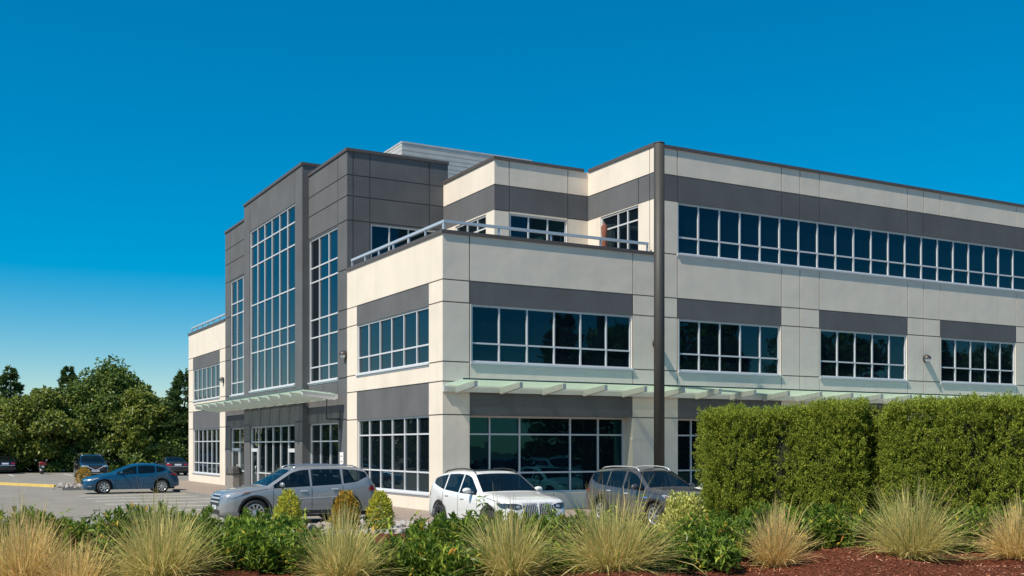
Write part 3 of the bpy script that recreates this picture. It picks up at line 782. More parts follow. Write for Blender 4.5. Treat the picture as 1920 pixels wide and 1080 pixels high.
def hedge(label, pa, pb, h0, h1, depth, n, name='cedar_hedge', ext=0):
    """clipped cedar hedge from pa to pb (front line), depth away from the camera"""
    (x0, y0, z0), (x1, y1, z1) = pa, pb
    t = thing(name, label, 'hedge', (x0, y0, z0))
    A = np.array([x0, y0]); B = np.array([x1, y1]); Lh = np.linalg.norm(B - A)
    U = (B - A) / Lh; Nn = np.array([U[1], -U[0]])
    if (np.array(CAM[:2]) - A) @ Nn < 0: Nn = -Nn
    ph = RNG.uniform(0, 6, 8)
    def relief(u, z):      # columns of neighbouring cedars and ragged growth
        return (.27 * np.abs(np.sin(u * 2.1 + ph[0] + .30 * np.sin(z * 1.7))) ** .45 - .07 + .07 * np.sin(u * 4.7 + ph[7] + z) + .03 * np.sin(u * 7.3 + ph[1] + z * 2.2) + .03 * np.sin(z * 8 + u * 4.1 + ph[2])
                + .022 * np.sin(u * 17 + z * 9 + ph[3]) * np.sin(z * 14 - u * 6 + ph[4]))
    def top(u): return h0 + (h1 - h0) * u / Lh - .03 + .03 * np.sin(u * 3 + ph[5]) + .02 * np.sin(u * 9 + ph[6])
    area = [Lh * h0, Lh * depth, depth * h0 * .9, depth * h0 * .9, Lh * h0 * .35]
    cnt = (np.array(area) / sum(area) * n).astype(int)
    Ps = []; Ns = []
    ci = n // 5                                   # growth inside the hedge, near its faces
    u = RNG.uniform(.03, Lh - .03, ci); q = RNG.random(ci)
    dd_ = np.where(q < .5, -RNG.uniform(.02, .3, ci), -RNG.uniform(.05, depth - .05, ci))
    zi = np.where(q < .5, RNG.uniform(0, 1, ci) * top(u), top(u) - RNG.uniform(.03, .4, ci))
    ends = RNG.random(ci) < .2
    u = np.where(ends, np.where(RNG.random(ci) < .5, RNG.uniform(.03, .3, ci), Lh - RNG.uniform(.03, .3, ci)), u); zi = np.where(ends, RNG.uniform(0, 1, ci) * h0 * .97, zi)
    xy = U[None] * u[:, None] + Nn[None] * dd_[:, None]
    Ps.append(np.stack([xy[:, 0], xy[:, 1], zi], 1)); Ns.append(np.tile([Nn[0], Nn[1], .3], (ci, 1)))
    for k, c in enumerate(cnt):
        u = RNG.uniform(0, Lh, c); v = RNG.uniform(0, 1, c); jit = RNG.uniform(-.10, .035, c)
        tz_ = top(u)
        if k in (0, 4):
            z = v * tz_; d = relief(u, z) - .16 + jit; 
            e = np.minimum(u, Lh - u); d = d - .10 * np.exp(-e / .08) - .05 * np.exp(-(tz_ - z) / .07)
            if k == 4: d = -depth - d
            w = u; nr = np.tile([0, 1 if k == 0 else -1, 0.15], (c, 1))
        elif k == 1:
            d = -v * depth; z = tz_ + (relief(u * 1.3, d * 3) - .16) * .22 + jit * .6 + .09 * RNG.random(c) ** 6 - .05 * np.exp(-np.minimum(v, 1 - v) * depth / .07); w = u
            nr = np.tile([0, 0.1, 1.], (c, 1))
        else:
            z = v * tz_; d = -RNG.uniform(0, 1, c) * depth; w0 = relief(d * 2, z) - .12 + jit - .1 * np.exp(-(tz_ - z) / .1)
            w = -w0 if k == 2 else Lh + w0
            nr = np.tile([-1 if k == 2 else 1, 0, .15], (c, 1))
        xy = U[None] * w[:, None] + Nn[None] * d[:, None]
        Ps.append(np.stack([xy[:, 0], xy[:, 1], z], 1))
        n3 = nr[:, :1] * np.array([U[0], U[1], 0]) + nr[:, 1:2] * np.array([Nn[0], Nn[1], 0]) + nr[:, 2:] * np.array([0, 0, 1.])
        Ns.append(n3)
    P = np.concatenate(Ps); Nv = np.concatenate(Ns)
    keep = RNG.random(len(P)) < .105                # each point carries one spray of scale leaves
    P, Nv = P[keep], Nv[keep]; c = len(P); per = 18
    ax = unit(Nv * .6 + np.array([0, 0, .8]) + .55 * randdir(c))
    P = P + Nv * RNG.uniform(-.05, .03, c)[:, None]
    P = np.repeat(P, per, 0); ax = np.repeat(ax, per, 0); Nr = np.repeat(Nv, per, 0); c = len(P)
    P = P + ax * RNG.uniform(-.03, .06, c)[:, None] + .016 * RNG.normal(size=(c, 3))
    d = unit(ax + .75 * randdir(c))
    V = leaves(P, d, RNG.uniform(.024, .056, c), RNG.uniform(.009, .020, c), Nr + .9 * randdir(c), .12)
    npmesh('foliage', V, 4, M['cedar'], t, F=LEAF_F)
    b = MB(); i = .20  # solid dark box added to block light behind the foliage
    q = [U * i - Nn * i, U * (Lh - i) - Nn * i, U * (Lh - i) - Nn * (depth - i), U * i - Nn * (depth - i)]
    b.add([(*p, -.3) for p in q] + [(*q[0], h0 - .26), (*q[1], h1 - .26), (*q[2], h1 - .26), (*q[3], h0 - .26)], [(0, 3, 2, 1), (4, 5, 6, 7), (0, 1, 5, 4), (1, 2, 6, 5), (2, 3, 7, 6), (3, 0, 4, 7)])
    if ext:  # dark slab added so the gap past this end looks shaded
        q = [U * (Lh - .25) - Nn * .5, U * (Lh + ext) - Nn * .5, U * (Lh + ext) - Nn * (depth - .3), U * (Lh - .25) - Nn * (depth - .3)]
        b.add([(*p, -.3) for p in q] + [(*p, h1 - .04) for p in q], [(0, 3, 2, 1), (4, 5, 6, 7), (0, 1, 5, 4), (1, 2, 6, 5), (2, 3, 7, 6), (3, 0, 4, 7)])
    b.build('dark_shade_core', M['cedar_core'], t)
    return t
def hpt(px, D, z=None):
    x, y = at(px, D); return (float(x), float(y), .55)
zt_ = lambda y, D: 2.3 + (837 - y) / 2025 * D - .55
hedge('tall clipped cedar hedge on the left of the dark gap, beside the grey SUV', hpt(1318, 17.6), hpt(1622, 16.7), zt_(776, 17.6), zt_(757, 16.7), 1.3, 85000, ext=.42)
hedge('tall clipped cedar hedge right of the dark gap, running out of the picture', hpt(1660, 16.4), hpt(2080, 15.2), zt_(757, 16.6), zt_(749, 15.4), 1.3, 85000)

def laurel(label, px, D, w, h, dp, n=125, group='low laurel shrubs in the front bed'):
    """low shrub: upright shoots ending in whorls of lance-shaped leaves"""
    x, y, z = bedpos(px, D)
    t = thing('laurel_shrub', label, 'shrub', (x, y, z - .03), 0, group)
    nt_ = int(n * w)
    a = RNG.uniform(-1, 1, nt_) * w / 2; bq = RNG.uniform(-1, 1, nt_) * dp / 2
    hh = h * (.62 + .56 * RNG.random(nt_) ** 1.4) * (1 - .35 * (np.abs(a) / (w / 2)) ** 3) * (1 - .3 * (np.abs(bq) / (dp / 2)) ** 3)
    tip = np.stack([a * RD[0] + bq * FD[0], a * RD[1] + bq * FD[1], hh], 1)
    root = tip * np.array([.75, .75, 0]) 
    sb = MB()
    for k in range(0, nt_, 3): sb.tube([root[k], (root[k] + tip[k]) / 2 + [0, 0, .05], tip[k]], [.005, .004, .002], 4)
    sb.build('stems', M['bark'], t)
    Ps = []; Ds = []; Ls = []
    axis = unit(tip - root + .15 * RNG.normal(size=tip.shape))
    for lev, cnt in ((0, 5), (.035, 5), (.08, 5), (.14, 5), (.21, 5), (.28, 4), (.35, 4), (.43, 4)):
        for j in range(cnt):
            an = 2 * PI * (j / cnt) + lev * 40 + RNG.uniform(-.4, .4, nt_)
            ref = np.tile([1., 0, 0], (nt_, 1)); e1 = unit(np.cross(axis, ref)); e2 = np.cross(axis, e1)
            rad = e1 * np.cos(an)[:, None] + e2 * np.sin(an)[:, None]
            p = tip - axis * lev
            ok = p[:, 2] > .03
            dd = axis * (1.1 - lev * 3.2 if lev < .3 else .2) + rad * (.55 + lev * 1.6) + .25 * RNG.normal(size=p.shape)
            Ps.append(p[ok]); Ds.append(dd[ok]); Ls.append(RNG.uniform(.065, .12, ok.sum()) * (1 if lev > 0 else .7))
    P = np.concatenate(Ps); Dd = np.concatenate(Ds); Ll = np.concatenate(Ls)
    up = np.tile([0, 0, 1.], (len(P), 1)) + .45 * RNG.normal(size=P.shape)
    V = leaves(P, Dd, Ll, Ll * RNG.uniform(.26, .36, len(P)), up, .18)
    npmesh('foliage', V, 4, M['laurel'], t, F=LEAF_F)
    return t
LA = [
    ('laurel shrub at the left edge behind the first straw-coloured grass clump', 20, 12.6, 1.3, .50, .9),
    ('laurel shrub between the first two grass clumps, with a gap of asphalt beside it', 108, 12.9, .85, .42, .8),
    ('small upright laurel shoots standing alone above the asphalt gap', 150, 12.4, .30, .46, .4),
    ('laurel shrub directly behind the large pale grass clump at left', 285, 12.8, 1.35, .52, .9),
    ('laurel shrub below the front wheel of the silver SUV', 425, 12.2, 1.0, .52, 1.0),
    ('laurel shrub below the doors of the silver SUV', 520, 12.0, 1.0, .47, 1.1),
    ('low laurel shrub behind the grass clump below the orange bush', 640, 11.9, 1.0, .28, .7),
    ('low laurel sprigs in front of the stone bed', 735, 11.6, .7, .26, .7),
    ('laurel shrub below the rear wheel of the white SUV', 842, 12.4, 1.0, .50, 1.1),
    ('laurel shrub in front of the white SUV bonnet and headlight', 945, 12.8, 1.2, .44, 1.0),
    ('laurel shrub between the white and the grey SUV', 1065, 12.9, 1.2, .45, 1.0),
    ('laurel shrub below the grey SUV, mostly behind a grass clump', 1165, 12.9, 1.0, .42, .9),
    ('dark laurel shrub at the foot of the hedge, right of the golden dome bush', 1345, 12.9, 1.0, .46, 1.0),
    ('dark laurel shrub at the foot of the hedge behind the small straw clump', 1440, 13.3, .9, .50, .9),
    ('laurel shrub at the foot of the hedge just left of the dark gap', 1560, 13.8, 1.1, .50, .8),
    ('laurel shrub behind the pale grass clump in front of the right hedge', 1690, 14.0, 1.1, .46, .7),
    ('laurel shrub at the foot of the right hedge near the picture edge', 1825, 14.0, 1.1, .50, .7),
    ('laurel shrub at the right edge behind the last grass clump', 1925, 13.9, .8, .48, .7),
    ('dark laurel at the bottom edge right of the large pale clump', 450, 11.0, .85, .36, .7),
    ('dark laurel at the bottom edge left of the clump below the orange bush', 540, 10.9, .6, .33, .7),
    ('laurel at the bottom edge between the orange bush clump and the white SUV clump', 790, 10.8, .9, .34, .7),
    ('small dark laurel at the bottom edge between the two clumps below the SUVs', 1050, 11.2, .5, .28, .6),
    ('dark laurel at the bottom edge right of the golden-green clump', 1310, 11.7, .8, .34, .7),
    ('dark laurel at the bottom edge left of the golden dome bush', 1235, 11.2, .6, .30, .6),
    ('dark laurel at the bottom edge between the two clumps under the white SUV', 880, 10.6, .4, .24, .5),
    ('dark laurel at the bottom edge between the two left clumps', 175, 11.0, .5, .30, .6),
]
for a in LA: laurel(*a)
def tuft(label, px, D, rad, h, n, dry=False, tall=10):
    x, y, z = bedpos(px, D)
    n = int(n * .72)
    th = RNG.uniform(0, 2 * PI, n); r0 = RNG.uniform(0, 1, n) ** .5 * rad * .30
    lean = RNG.uniform(0.02, 1.0, n) ** .95
    lx, ly = RNG.normal(0, .10, 2)                 # the whole clump leans a little
    base = np.stack([r0 * np.cos(th), r0 * np.sin(th), np.full(n, -.03)], 1)
    a2 = th + RNG.normal(0, .55, n)
    sect = 1 + .16 * np.sin(2 * th + RNG.uniform(0, 6)) + .12 * np.sin(5 * th + RNG.uniform(0, 6))
    Ln = h * RNG.uniform(.42, 1.22, n) * sect * (1 - .10 * lean)
    if tall: Ln[:tall] = h * RNG.uniform(1.05, 1.38, tall); lean[:tall] *= .35
    ax = np.stack([np.cos(a2) + lx, np.sin(a2) + ly, np.zeros(n)], 1)
    tilt = lean * math.atan2(rad, h * .55) * 1.05
    bend = RNG.uniform(-.05, .75, n) * (.25 + lean)
    flop = RNG.random(n) < .07
    tilt = np.where(flop, tilt + .5, tilt); bend = np.where(flop, bend + .7, bend)
    sd = unit(np.stack([-np.sin(a2), np.cos(a2), np.zeros(n)], 1) + .6 * randdir(n))
    K = 5; p = base.copy(); rows = [p.copy()]
    wob = .10 * RNG.normal(size=(K, n))
    for k in range(K):
        ang = tilt + bend * (k + .5) / K * 1.6 - .12 + wob[k]
        p = p + (ax * np.sin(ang)[:, None] + np.array([0, 0, 1.]) * np.cos(ang)[:, None]) * (Ln / K)[:, None]
        p[:, 2] = np.maximum(p[:, 2], .01)
        rows.append(p.copy())
    w = RNG.uniform(.0022, .0046, n)
    cols = []
    head = RNG.random(n) < .12                      # some blades end in a seed head
    for k, q in enumerate(rows):
        ww = (w * np.where(head, (1, .8, .6, .6, 1.5, .3)[k], (1, 1, .9, .8, .55, .12)[k]))[:, None]
        cols += [q - sd * ww, q + sd * ww]
    V = np.stack(cols, 1)
    F = [[2 * k, 2 * k + 1, 2 * k + 3, 2 * k + 2] for k in range(K)]
    o = npmesh('grass_clump', V, 2 * K + 2, M['blade_dry'] if dry else M['blade'], None, F=F)
    o.location = (x, y, z)
    return tag(o, label, 'ornamental grass', 'clumps of ornamental grass in the front bed')
tuft('wide tawny grass clump at the bottom left corner', 40, 10.2, .72, .70, 2600, True)
tuft('large pale green-grey grass clump, the widest of the left half', 300, 10.4, .66, .72, 2800)
tuft('dry straw grass clump spilling at the bottom left between the two left clumps', 140, 9.9, .45, .48, 1200, True)
tuft('fine pale grass clump below the orange bush and the stone bed', 640, 10.5, .50, .66, 2400)
tuft('pale grass clump below the headlight of the white SUV', 955, 10.6, .50, .66, 2300)
tuft('full golden-green grass clump below the grey SUV', 1150, 10.8, .62, .72, 2700, tall=26)
tuft('narrow dry straw clump in front of the left hedge', 1455, 12.0, .38, .62, 1700, True, 14)
tuft('rounded pale grass clump on the mulch in front of the right hedge', 1708, 12.6, .60, .74, 2800, tall=22)
tuft('grass clump cut by the right edge of the photo', 1905, 12.7, .50, .58, 1900, True)

def bush(name, label, loc, rx, ry, h, n, m_, leaf, round_=True, group=None, cat='shrub'):
    t = thing(name, label, cat, loc, 0, group)
    d = randdir(n); d[:, 2] = np.abs(d[:, 2]) if round_ else d[:, 2]
    lump = 1 + .10 * np.sin(d[:, 0] * 7 + 1) * np.sin(d[:, 1] * 6 + d[:, 2] * 5) + .07 * np.sin(d[:, 2] * 13 + d[:, 0] * 9)
    f = RNG.uniform(.72, 1.04, n) * lump
    if round_: P = d * f[:, None] * np.array([rx, ry, h])
    else:
        P = d * f[:, None] * np.array([rx, ry, h * .52]); P[:, 2] += h * .5; P[:, :2] *= (1.18 - .45 * P[:, 2:] / h)
    P[:, 2] = np.maximum(P[:, 2], .02)
    V = leaves(P, d + np.array([0, 0, .5]) + .7 * randdir(n), leaf * RNG.uniform(.7, 1.3, n), leaf * RNG.uniform(.45, .7, n), d + .7 * randdir(n), .15)
    npmesh('foliage', V, 4, m_, t, F=LEAF_F)
    b = MB()
    for k in range(7):
        a = k * .9; b.tube([(.05 * math.cos(a), .05 * math.sin(a), 0), (.5 * rx * math.cos(a), .5 * ry * math.sin(a), h * .45), (.62 * rx * math.cos(a), .62 * ry * math.sin(a), h * .75)], [.015, .012, .005], 5)
    b.build('stems', M['bark'], t)
    return t
GB = 'small golden bushes round the stone bed'
bush('golden_bush', 'upright yellow-green bush in front of the silver SUV doors', (*at(540, 27.2), .05), .33, .33, 1.10, 3000, M['euonymus'], .07, False, GB)
bush('golden_bush', 'orange-tinged upright bush in front of the silver SUV rear wheel', (*at(648, 27.0), .05), .34, .34, 1.08, 3000, M['orange_leaf'], .07, False, GB)
bush('golden_bush', 'yellow-green bush right of the orange one, behind the silver SUV tail', (*at(712, 27.4), .05), .34, .34, 1.05, 3000, M['euonymus'], .07, False, GB)
bush('dry_bush', 'sparse brownish bush on the island in front of the blue hatchback', (*at(157, 60.5), .05), .42, .42, 1.05, 900, M['orange_leaf'], .09, False)
x, y, z = bedpos(1281, 15.2)
bush('golden_dome_bush', 'low dome of cream and yellow leaves at the left end of the hedge', (float(x), float(y), .72), .40, .40, .86, 6500, M['pale_leaf'], .055, True)

# stones and bark chips
def stones(name, label, poly, n, r0, r1, z):
    me = bpy.data.meshes.new('s'); bm = bmesh.new(); bmesh.ops.create_icosphere(bm, subdivisions=1, radius=1)
    bv = np.array([v.co[:] for v in bm.verts]); bf = [[v.index for v in f.verts] for f in bm.faces]; bm.free()
    P = np.array(poly); lo, hi = P.min(0) + .15, P.max(0) - .15
    c = RNG.uniform(lo, hi, (n, 2)); sc_ = RNG.uniform(r0, r1, n)
    V = bv[None] * (sc_[:, None, None] * RNG.uniform(.6, 1.2, (n, 1, 3))) * RNG.uniform(.85, 1.15, (n, len(bv), 1))
    V[:, :, 2] *= .75
    V += np.concatenate([c, np.full((n, 1), z) + RNG.uniform(0, r1 * .6, (n, 1))], 1)[:, None]
    o = npmesh(name, V, len(bv), M['stone'], None, True, bf)
    return tag(o, label, 'stones', kind='stuff')
stones('river_stones', 'pale pinkish stones covering the bed beside the white SUV', rb, 420, .07, .17, .10)
stones('river_stones', 'pale stones on the small island left of the blue hatchback', [(-8.6, 28.7), (-4, 28.7), (-4, 33), (-8, 33)], 330, .08, .18, .08)
n = 16000
l_ = RNG.uniform(.5, 6.5, n); s_ = RNG.uniform(9, 14.5, n)
X = CAM[0] + s_ * FD[0] + l_ * RD[0]; Y = CAM[1] + s_ * FD[1] + l_ * RD[1]
P = np.stack([X, Y, bed_z(X, Y) + .004], 1)
dd = randdir(n); dd[:, 2] *= .35
V = leaves(P, dd, RNG.uniform(.02, .065, n), RNG.uniform(.006, .016, n), np.tile([0, 0, 1.], (n, 1)) + .5 * randdir(n), .1)
tag(npmesh('bark_chips', V, 4, M['chip'], None, F=LEAF_F), 'red-brown bark chips strewn over the planting bed', 'mulch', kind='stuff')

# ------------------------------------------------------------------ vehicles
def paint(name, col, metal=.6, rough=.3): return mat(name, col, rough, metal, coat=.8)
def car_glass():
    m, t, b = newmat('car_glass')
    b.inputs['Base Color'].default_value = (.006, .010, .013, 1); b.inputs['Roughness'].default_value = .02; b.inputs['IOR'].default_value = 1.75
    tp = t.nodes.new('ShaderNodeBsdfTransparent'); tp.inputs['Color'].default_value = (.50, .58, .58, 1)
    x = t.nodes.new('ShaderNodeMixShader'); x.inputs[0].default_value = .42
    t.links.new(b.outputs[0], x.inputs[1]); t.links.new(tp.outputs[0], x.inputs[2]); t.links.new(x.outputs[0], t.nodes['Material Output'].inputs['Surface'])
    return m
M['car_glass'] = car_glass()
M['seat'] = mat('dark_seat_cloth', (.035, .034, .034), .9)
M['tyre'] = mat('tyre_rubber', (.018, .018, .019), .8, bump=.2, bscale=60)
M['alloy'] = mat('alloy', (.62, .62, .63), .28, .85)
M['dark_alloy'] = mat('dark_alloy', (.16, .16, .17), .3, .8)
M['chrome'] = mat('chrome', (.70, .68, .66), .35, .45)
M['lamp_clear'] = mat('headlight_lens', (.40, .42, .44), .15, .3, coat=1)
M['lamp_dark'] = mat('dark_headlight', (.05, .06, .08), .05, .4, coat=1)
M['lamp_red'] = mat('tail_light_lens', (.36, .012, .016), .12, 0, coat=1)
M['amber'] = mat('amber_lens', (.17, .075, .03), .2, 0, coat=1)
M['plate'] = mat('number_plate', (.62, .64, .68), .5)
M['trim'] = mat('dark_trim', (.022, .022, .024), .5)
M['seam'] = mat('shut_line', (.01, .01, .011), .8)

def interp(pr, s):
    a = np.array(pr, float)
    return np.interp(s, a[:, 0], a[:, 1])
def smooth(a, n=2):
    for _ in range(n):
        b = a.copy(); b[1:-1] = (a[:-2] + 2 * a[1:-1] + a[2:]) / 4; a = b
    return a

def make_car(name, label, loc, heading, c, body_mat, cat='car', group=None):
    """c: proportions. local +x is forward, origin on the ground at mid length"""
    t = thing(name, label, cat, loc, heading, group)
    Lc, W = c['L'], c['W'] / 2
    ds = .03
    s = np.arange(0, Lc + ds / 2, Lc / round(Lc / ds))
    T = smooth(interp(c['top'], s), 4); Bt = smooth(interp(c['belt'], s), 4)
    wpl = W * smooth(interp(c.get('plan', [(0, .70), (.08, .84), (.3, .94), (.8, .99), (1.4, 1), (Lc - 1.0, 1), (Lc - .35, .96), (Lc - .1, .89), (Lc, .80)]), s), 4)
    zb = smooth(interp(c['bot'], s), 2)
    wr = c['wr']; ar = wr + .075
    ax = [c['fo'], c['fo'] + c['wb']]
    for a in ax:
        d = ar * ar - (s - a) ** 2
        arch = np.where(d > 0, wr + np.sqrt(np.maximum(d, 0)), 0)
        zb = np.maximum(zb, arch)
    Bt = np.minimum(Bt, T - .03)
    zb = np.minimum(zb, Bt - .06)
    gh = np.maximum(T - Bt, .02)
    tum = c.get('tumble', .40)
    ring = []
    ribs = 13
    for i in range(len(s)):
        w, z0, B, t_, g = wpl[i], zb[i], Bt[i], T[i], gh[i]
        yr = w * .955 - tum * g - .03
        zg = max(B + .012, t_ - .085)
        fz = (zg - B) / g if g > .1 else .3
        H_ = B - min(z0, .3) ; lo = max(z0, 0)
        zz = lambda f: max(z0 + .01 * f, .28 + f * (B - .28))
        ring.append([(w * .55, z0 + .0), (w * .965, z0), (w * .99, max(z0 + .004, zz(.30))), (w * 1.0, max(z0 + .008, zz(.55))), (w * .992, max(z0 + .012, zz(.78))), (w * .978, max(z0 + .016, B - .045)), (w * .955, B),
                     (w * .955 - tum * (zg - B), zg), (yr + .015, t_ - .035), (yr - .04, t_ - .008), (yr * .62, t_ + .012 * min(1, g * 6)), (yr * .3, t_ + .02 * min(1, g * 6)), (0, t_ + .022 * min(1, g * 6))])
    n = len(s); V = []
    for i in range(n):
        x = Lc / 2 - s[i]
        for (y, z) in ring[i]: V.append((x, y, z))
        for (y, z) in ring[i][:-1]: V.append((x, -y, z))
    K = 2 * ribs - 1
    li = list(range(ribs)); ri = [ribs + k for k in range(ribs - 1)]
    loopi = li + ri[::-1]          # left bottom -> top -> right bottom
    faces = {}
    def put(key, f): faces.setdefault(key, []).append(f)
    cowl, rf, rr, rt = c['cowl'], c['roof_front'], c['roof_rear'], c['tail']
    for i in range(n - 1):
        sm = (s[i] + s[i + 1]) / 2
        for k in range(len(loopi) - 1):
            a, b_ = loopi[k], loopi[k + 1]
            f = (i * K + a, i * K + b_, (i + 1) * K + b_, (i + 1) * K + a)
            kk = k if k < ribs - 1 else len(loopi) - 2 - k
            side = 'L' if k < ribs - 1 else 'R'
            key = 'body'
            hgl = min(T[i], T[i + 1]) - .085 - max(Bt[i], Bt[i + 1])
            if kk == 6 and hgl > .045:
                for wi, (a0, a1) in enumerate(c['side_glass']):
                    if a0 < sm < a1: key = f'side_window|{wi}{side}'
            if kk in (9, 10, 11):
                if cowl < sm < rf: key = 'windscreen|0'
                elif rr < sm < rt: key = 'rear_window|0'
            if 1 <= kk <= 5:
                for wi, (a0, a1) in enumerate(c['doors']):
                    if a0 < sm < a1: key = f'door|{wi}{side}'
            put(key, f)
    put('body', tuple(loopi[::-1])); put('body', tuple((n - 1) * K + q for q in loopi))
    allf = [f for l in faces.values() for f in l]
    bvh = BVHTree.FromPolygons([Vector(v) for v in V], allf)
    objs = {}
    for key, fl in faces.items():
        nm = key.split('|')[0]
        ids = sorted({q for f in fl for q in f}); mp = {q: k for k, q in enumerate(ids)}
        m = MB(); m.add([V[q] for q in ids], [tuple(mp[q] for q in f) for f in fl], 0, True)
        o = m.build(nm, M['car_glass'] if 'wind' in nm else body_mat, t)
        objs[key] = o
    def cast(p, d):
        h = bvh.ray_cast(Vector(p), Vector(d))
        return h[0]
    def side_pt(x, z, sg, off=.006):
        h = cast((x, sg * 2, z), (0, -sg, 0))
        return h + Vector((0, sg * off, 0)) if h else None
    def decal(nm, poly, view, material, off=.008, parent=None, sub=4, thick=.0):
        """outline seen from one side, laid on the body"""
        bm = bmesh.new()
        f = bm.faces.new([bm.verts.new((p[0], p[1], 0)) for p in poly])
        bmesh.ops.triangulate(bm, faces=bm.faces)
        for _ in range(sub):
            es = [e for e in bm.edges if e.calc_length() > .05]
            if not es: break
            bmesh.ops.subdivide_edges(bm, edges=es, cuts=1); bmesh.ops.triangulate(bm, faces=bm.faces)
        kill = []
        for v in bm.verts:
            a, b_ = v.co.x, v.co.y
            if view == 'front': h = cast((4, a, b_), (-1, 0, 0)); o_ = Vector((off, 0, 0))
            elif view == 'rear': h = cast((-4, a, b_), (1, 0, 0)); o_ = Vector((-off, 0, 0))
            elif view == 'left': h = cast((a, 3, b_), (0, -1, 0)); o_ = Vector((0, off, 0))
            elif view == 'right': h = cast((a, -3, b_), (0, 1, 0)); o_ = Vector((0, -off, 0))
            elif view == 'top': h = cast((a, b_, 4), (0, 0, -1)); o_ = Vector((0, 0, off))
            if h is None: kill.append(v)
            else: v.co = h + o_
        if kill: bmesh.ops.delete(bm, geom=kill, context='VERTS')
        bmesh.ops.recalc_face_normals(bm, faces=bm.faces)
        me = bpy.data.meshes.new(nm); bm.to_mesh(me); bm.free(); me.materials.append(material)
        for p in me.polygons: p.use_smooth = True
        return link(nm, me, parent or t)
    def seam(mb, pts, view, w=.006, off=.004):
        q = []
        for (a0, b0), (a1, b1) in zip(pts, pts[1:]):
            k = max(2, int(math.hypot(a1 - a0, b1 - b0) / .06))
            for j in range(k + 1):
                q.append((a0 + (a1 - a0) * j / k, b0 + (b1 - b0) * j / k))
        prev = None
        for j in range(len(q)):
            a, b_ = q[j]
            if view in ('left', 'right'):
                sg = 1 if view == 'left' else -1; h = cast((a, sg * 3, b_), (0, -sg, 0)); o_ = Vector((0, sg * off, 0))
            elif view == 'top': h = cast((a, b_, 4), (0, 0, -1)); o_ = Vector((0, 0, off))
            else: h = cast((4, a, b_), (-1, 0, 0)); o_ = Vector((off, 0, 0))
            if h is None: prev = None; continue
            h = h + o_
            if prev is not None and (h - prev).length > 1e-4 and (h - prev).length < .3:
                d = (h - prev).normalized(); nrm = o_.normalized(); sd = d.cross(nrm).normalized() * w
                mb.quad(prev - sd, prev + sd, h + sd, h - sd)
            prev = h
    X = lambda q: Lc / 2 - q
    # shut lines
    qs = sorted({q for d_ in c['doors'] for q in d_})
    for sg in ('left', 'right'):
        lines = [[(X(q), float(np.interp(q, s, zb)) + .03), (X(q), float(np.interp(q, s, Bt)) - .01)] for q in qs]
        lines.append([(X(.35), float(np.interp(.35, s, Bt)) - .02), (X(cowl), float(np.interp(cowl, s, Bt)) + .004)])
        for l_ in lines:
            sm_ = MB(); seam(sm_, l_, sg)
            if sm_.v: sm_.build('shut_line', M['seam'], objs['body'])
    # handles
    for wi, (a0, a1) in enumerate(c['doors']):
        for sd_, sg in (('L', 1), ('R', -1)):
            q = a1 - .24; z = float(np.interp(q, s, Bt)) - .13
            h = side_pt(X(q), z, sg)
            if h is None: continue
            m = MB(); m.box(h.x - .10, h.x + .10, h.y - .02, h.y + .03, h.z - .018, h.z + .018)
            m.build('door_handle', M['chrome'] if c.get('chrome') else body_mat, objs[f'door|{wi}{sd_}'], bevel=.008)
    # mirrors
    for sg in (1, -1):
        q = cowl + .42; z = float(np.interp(q, s, Bt)) + .06
        h = side_pt(X(q), z - .02, sg) or Vector((X(q), sg * W * .93, z))
        m = MB()
        Mx = Matrix.Translation((h.x + .03, h.y + sg * .16, z + .045)) @ Matrix.Rotation(PI / 2, 4, 'X') @ Matrix.Diagonal((.075, .075, .125, 1))
        prof = [(math.cos(a), math.sin(a)) for a in np.linspace(-PI / 2, PI / 2, 9)]
        m.lathe([(max(p, 0.001), q_) for p, q_ in prof], Mx, 14)
        m.box(h.x - .02, h.x + .05, min(h.y - sg * .03, h.y + sg * .12), max(h.y - sg * .03, h.y + sg * .12), z - .02, z + .02)
        m.build('mirror', c.get('mirror_mat') or body_mat, t)
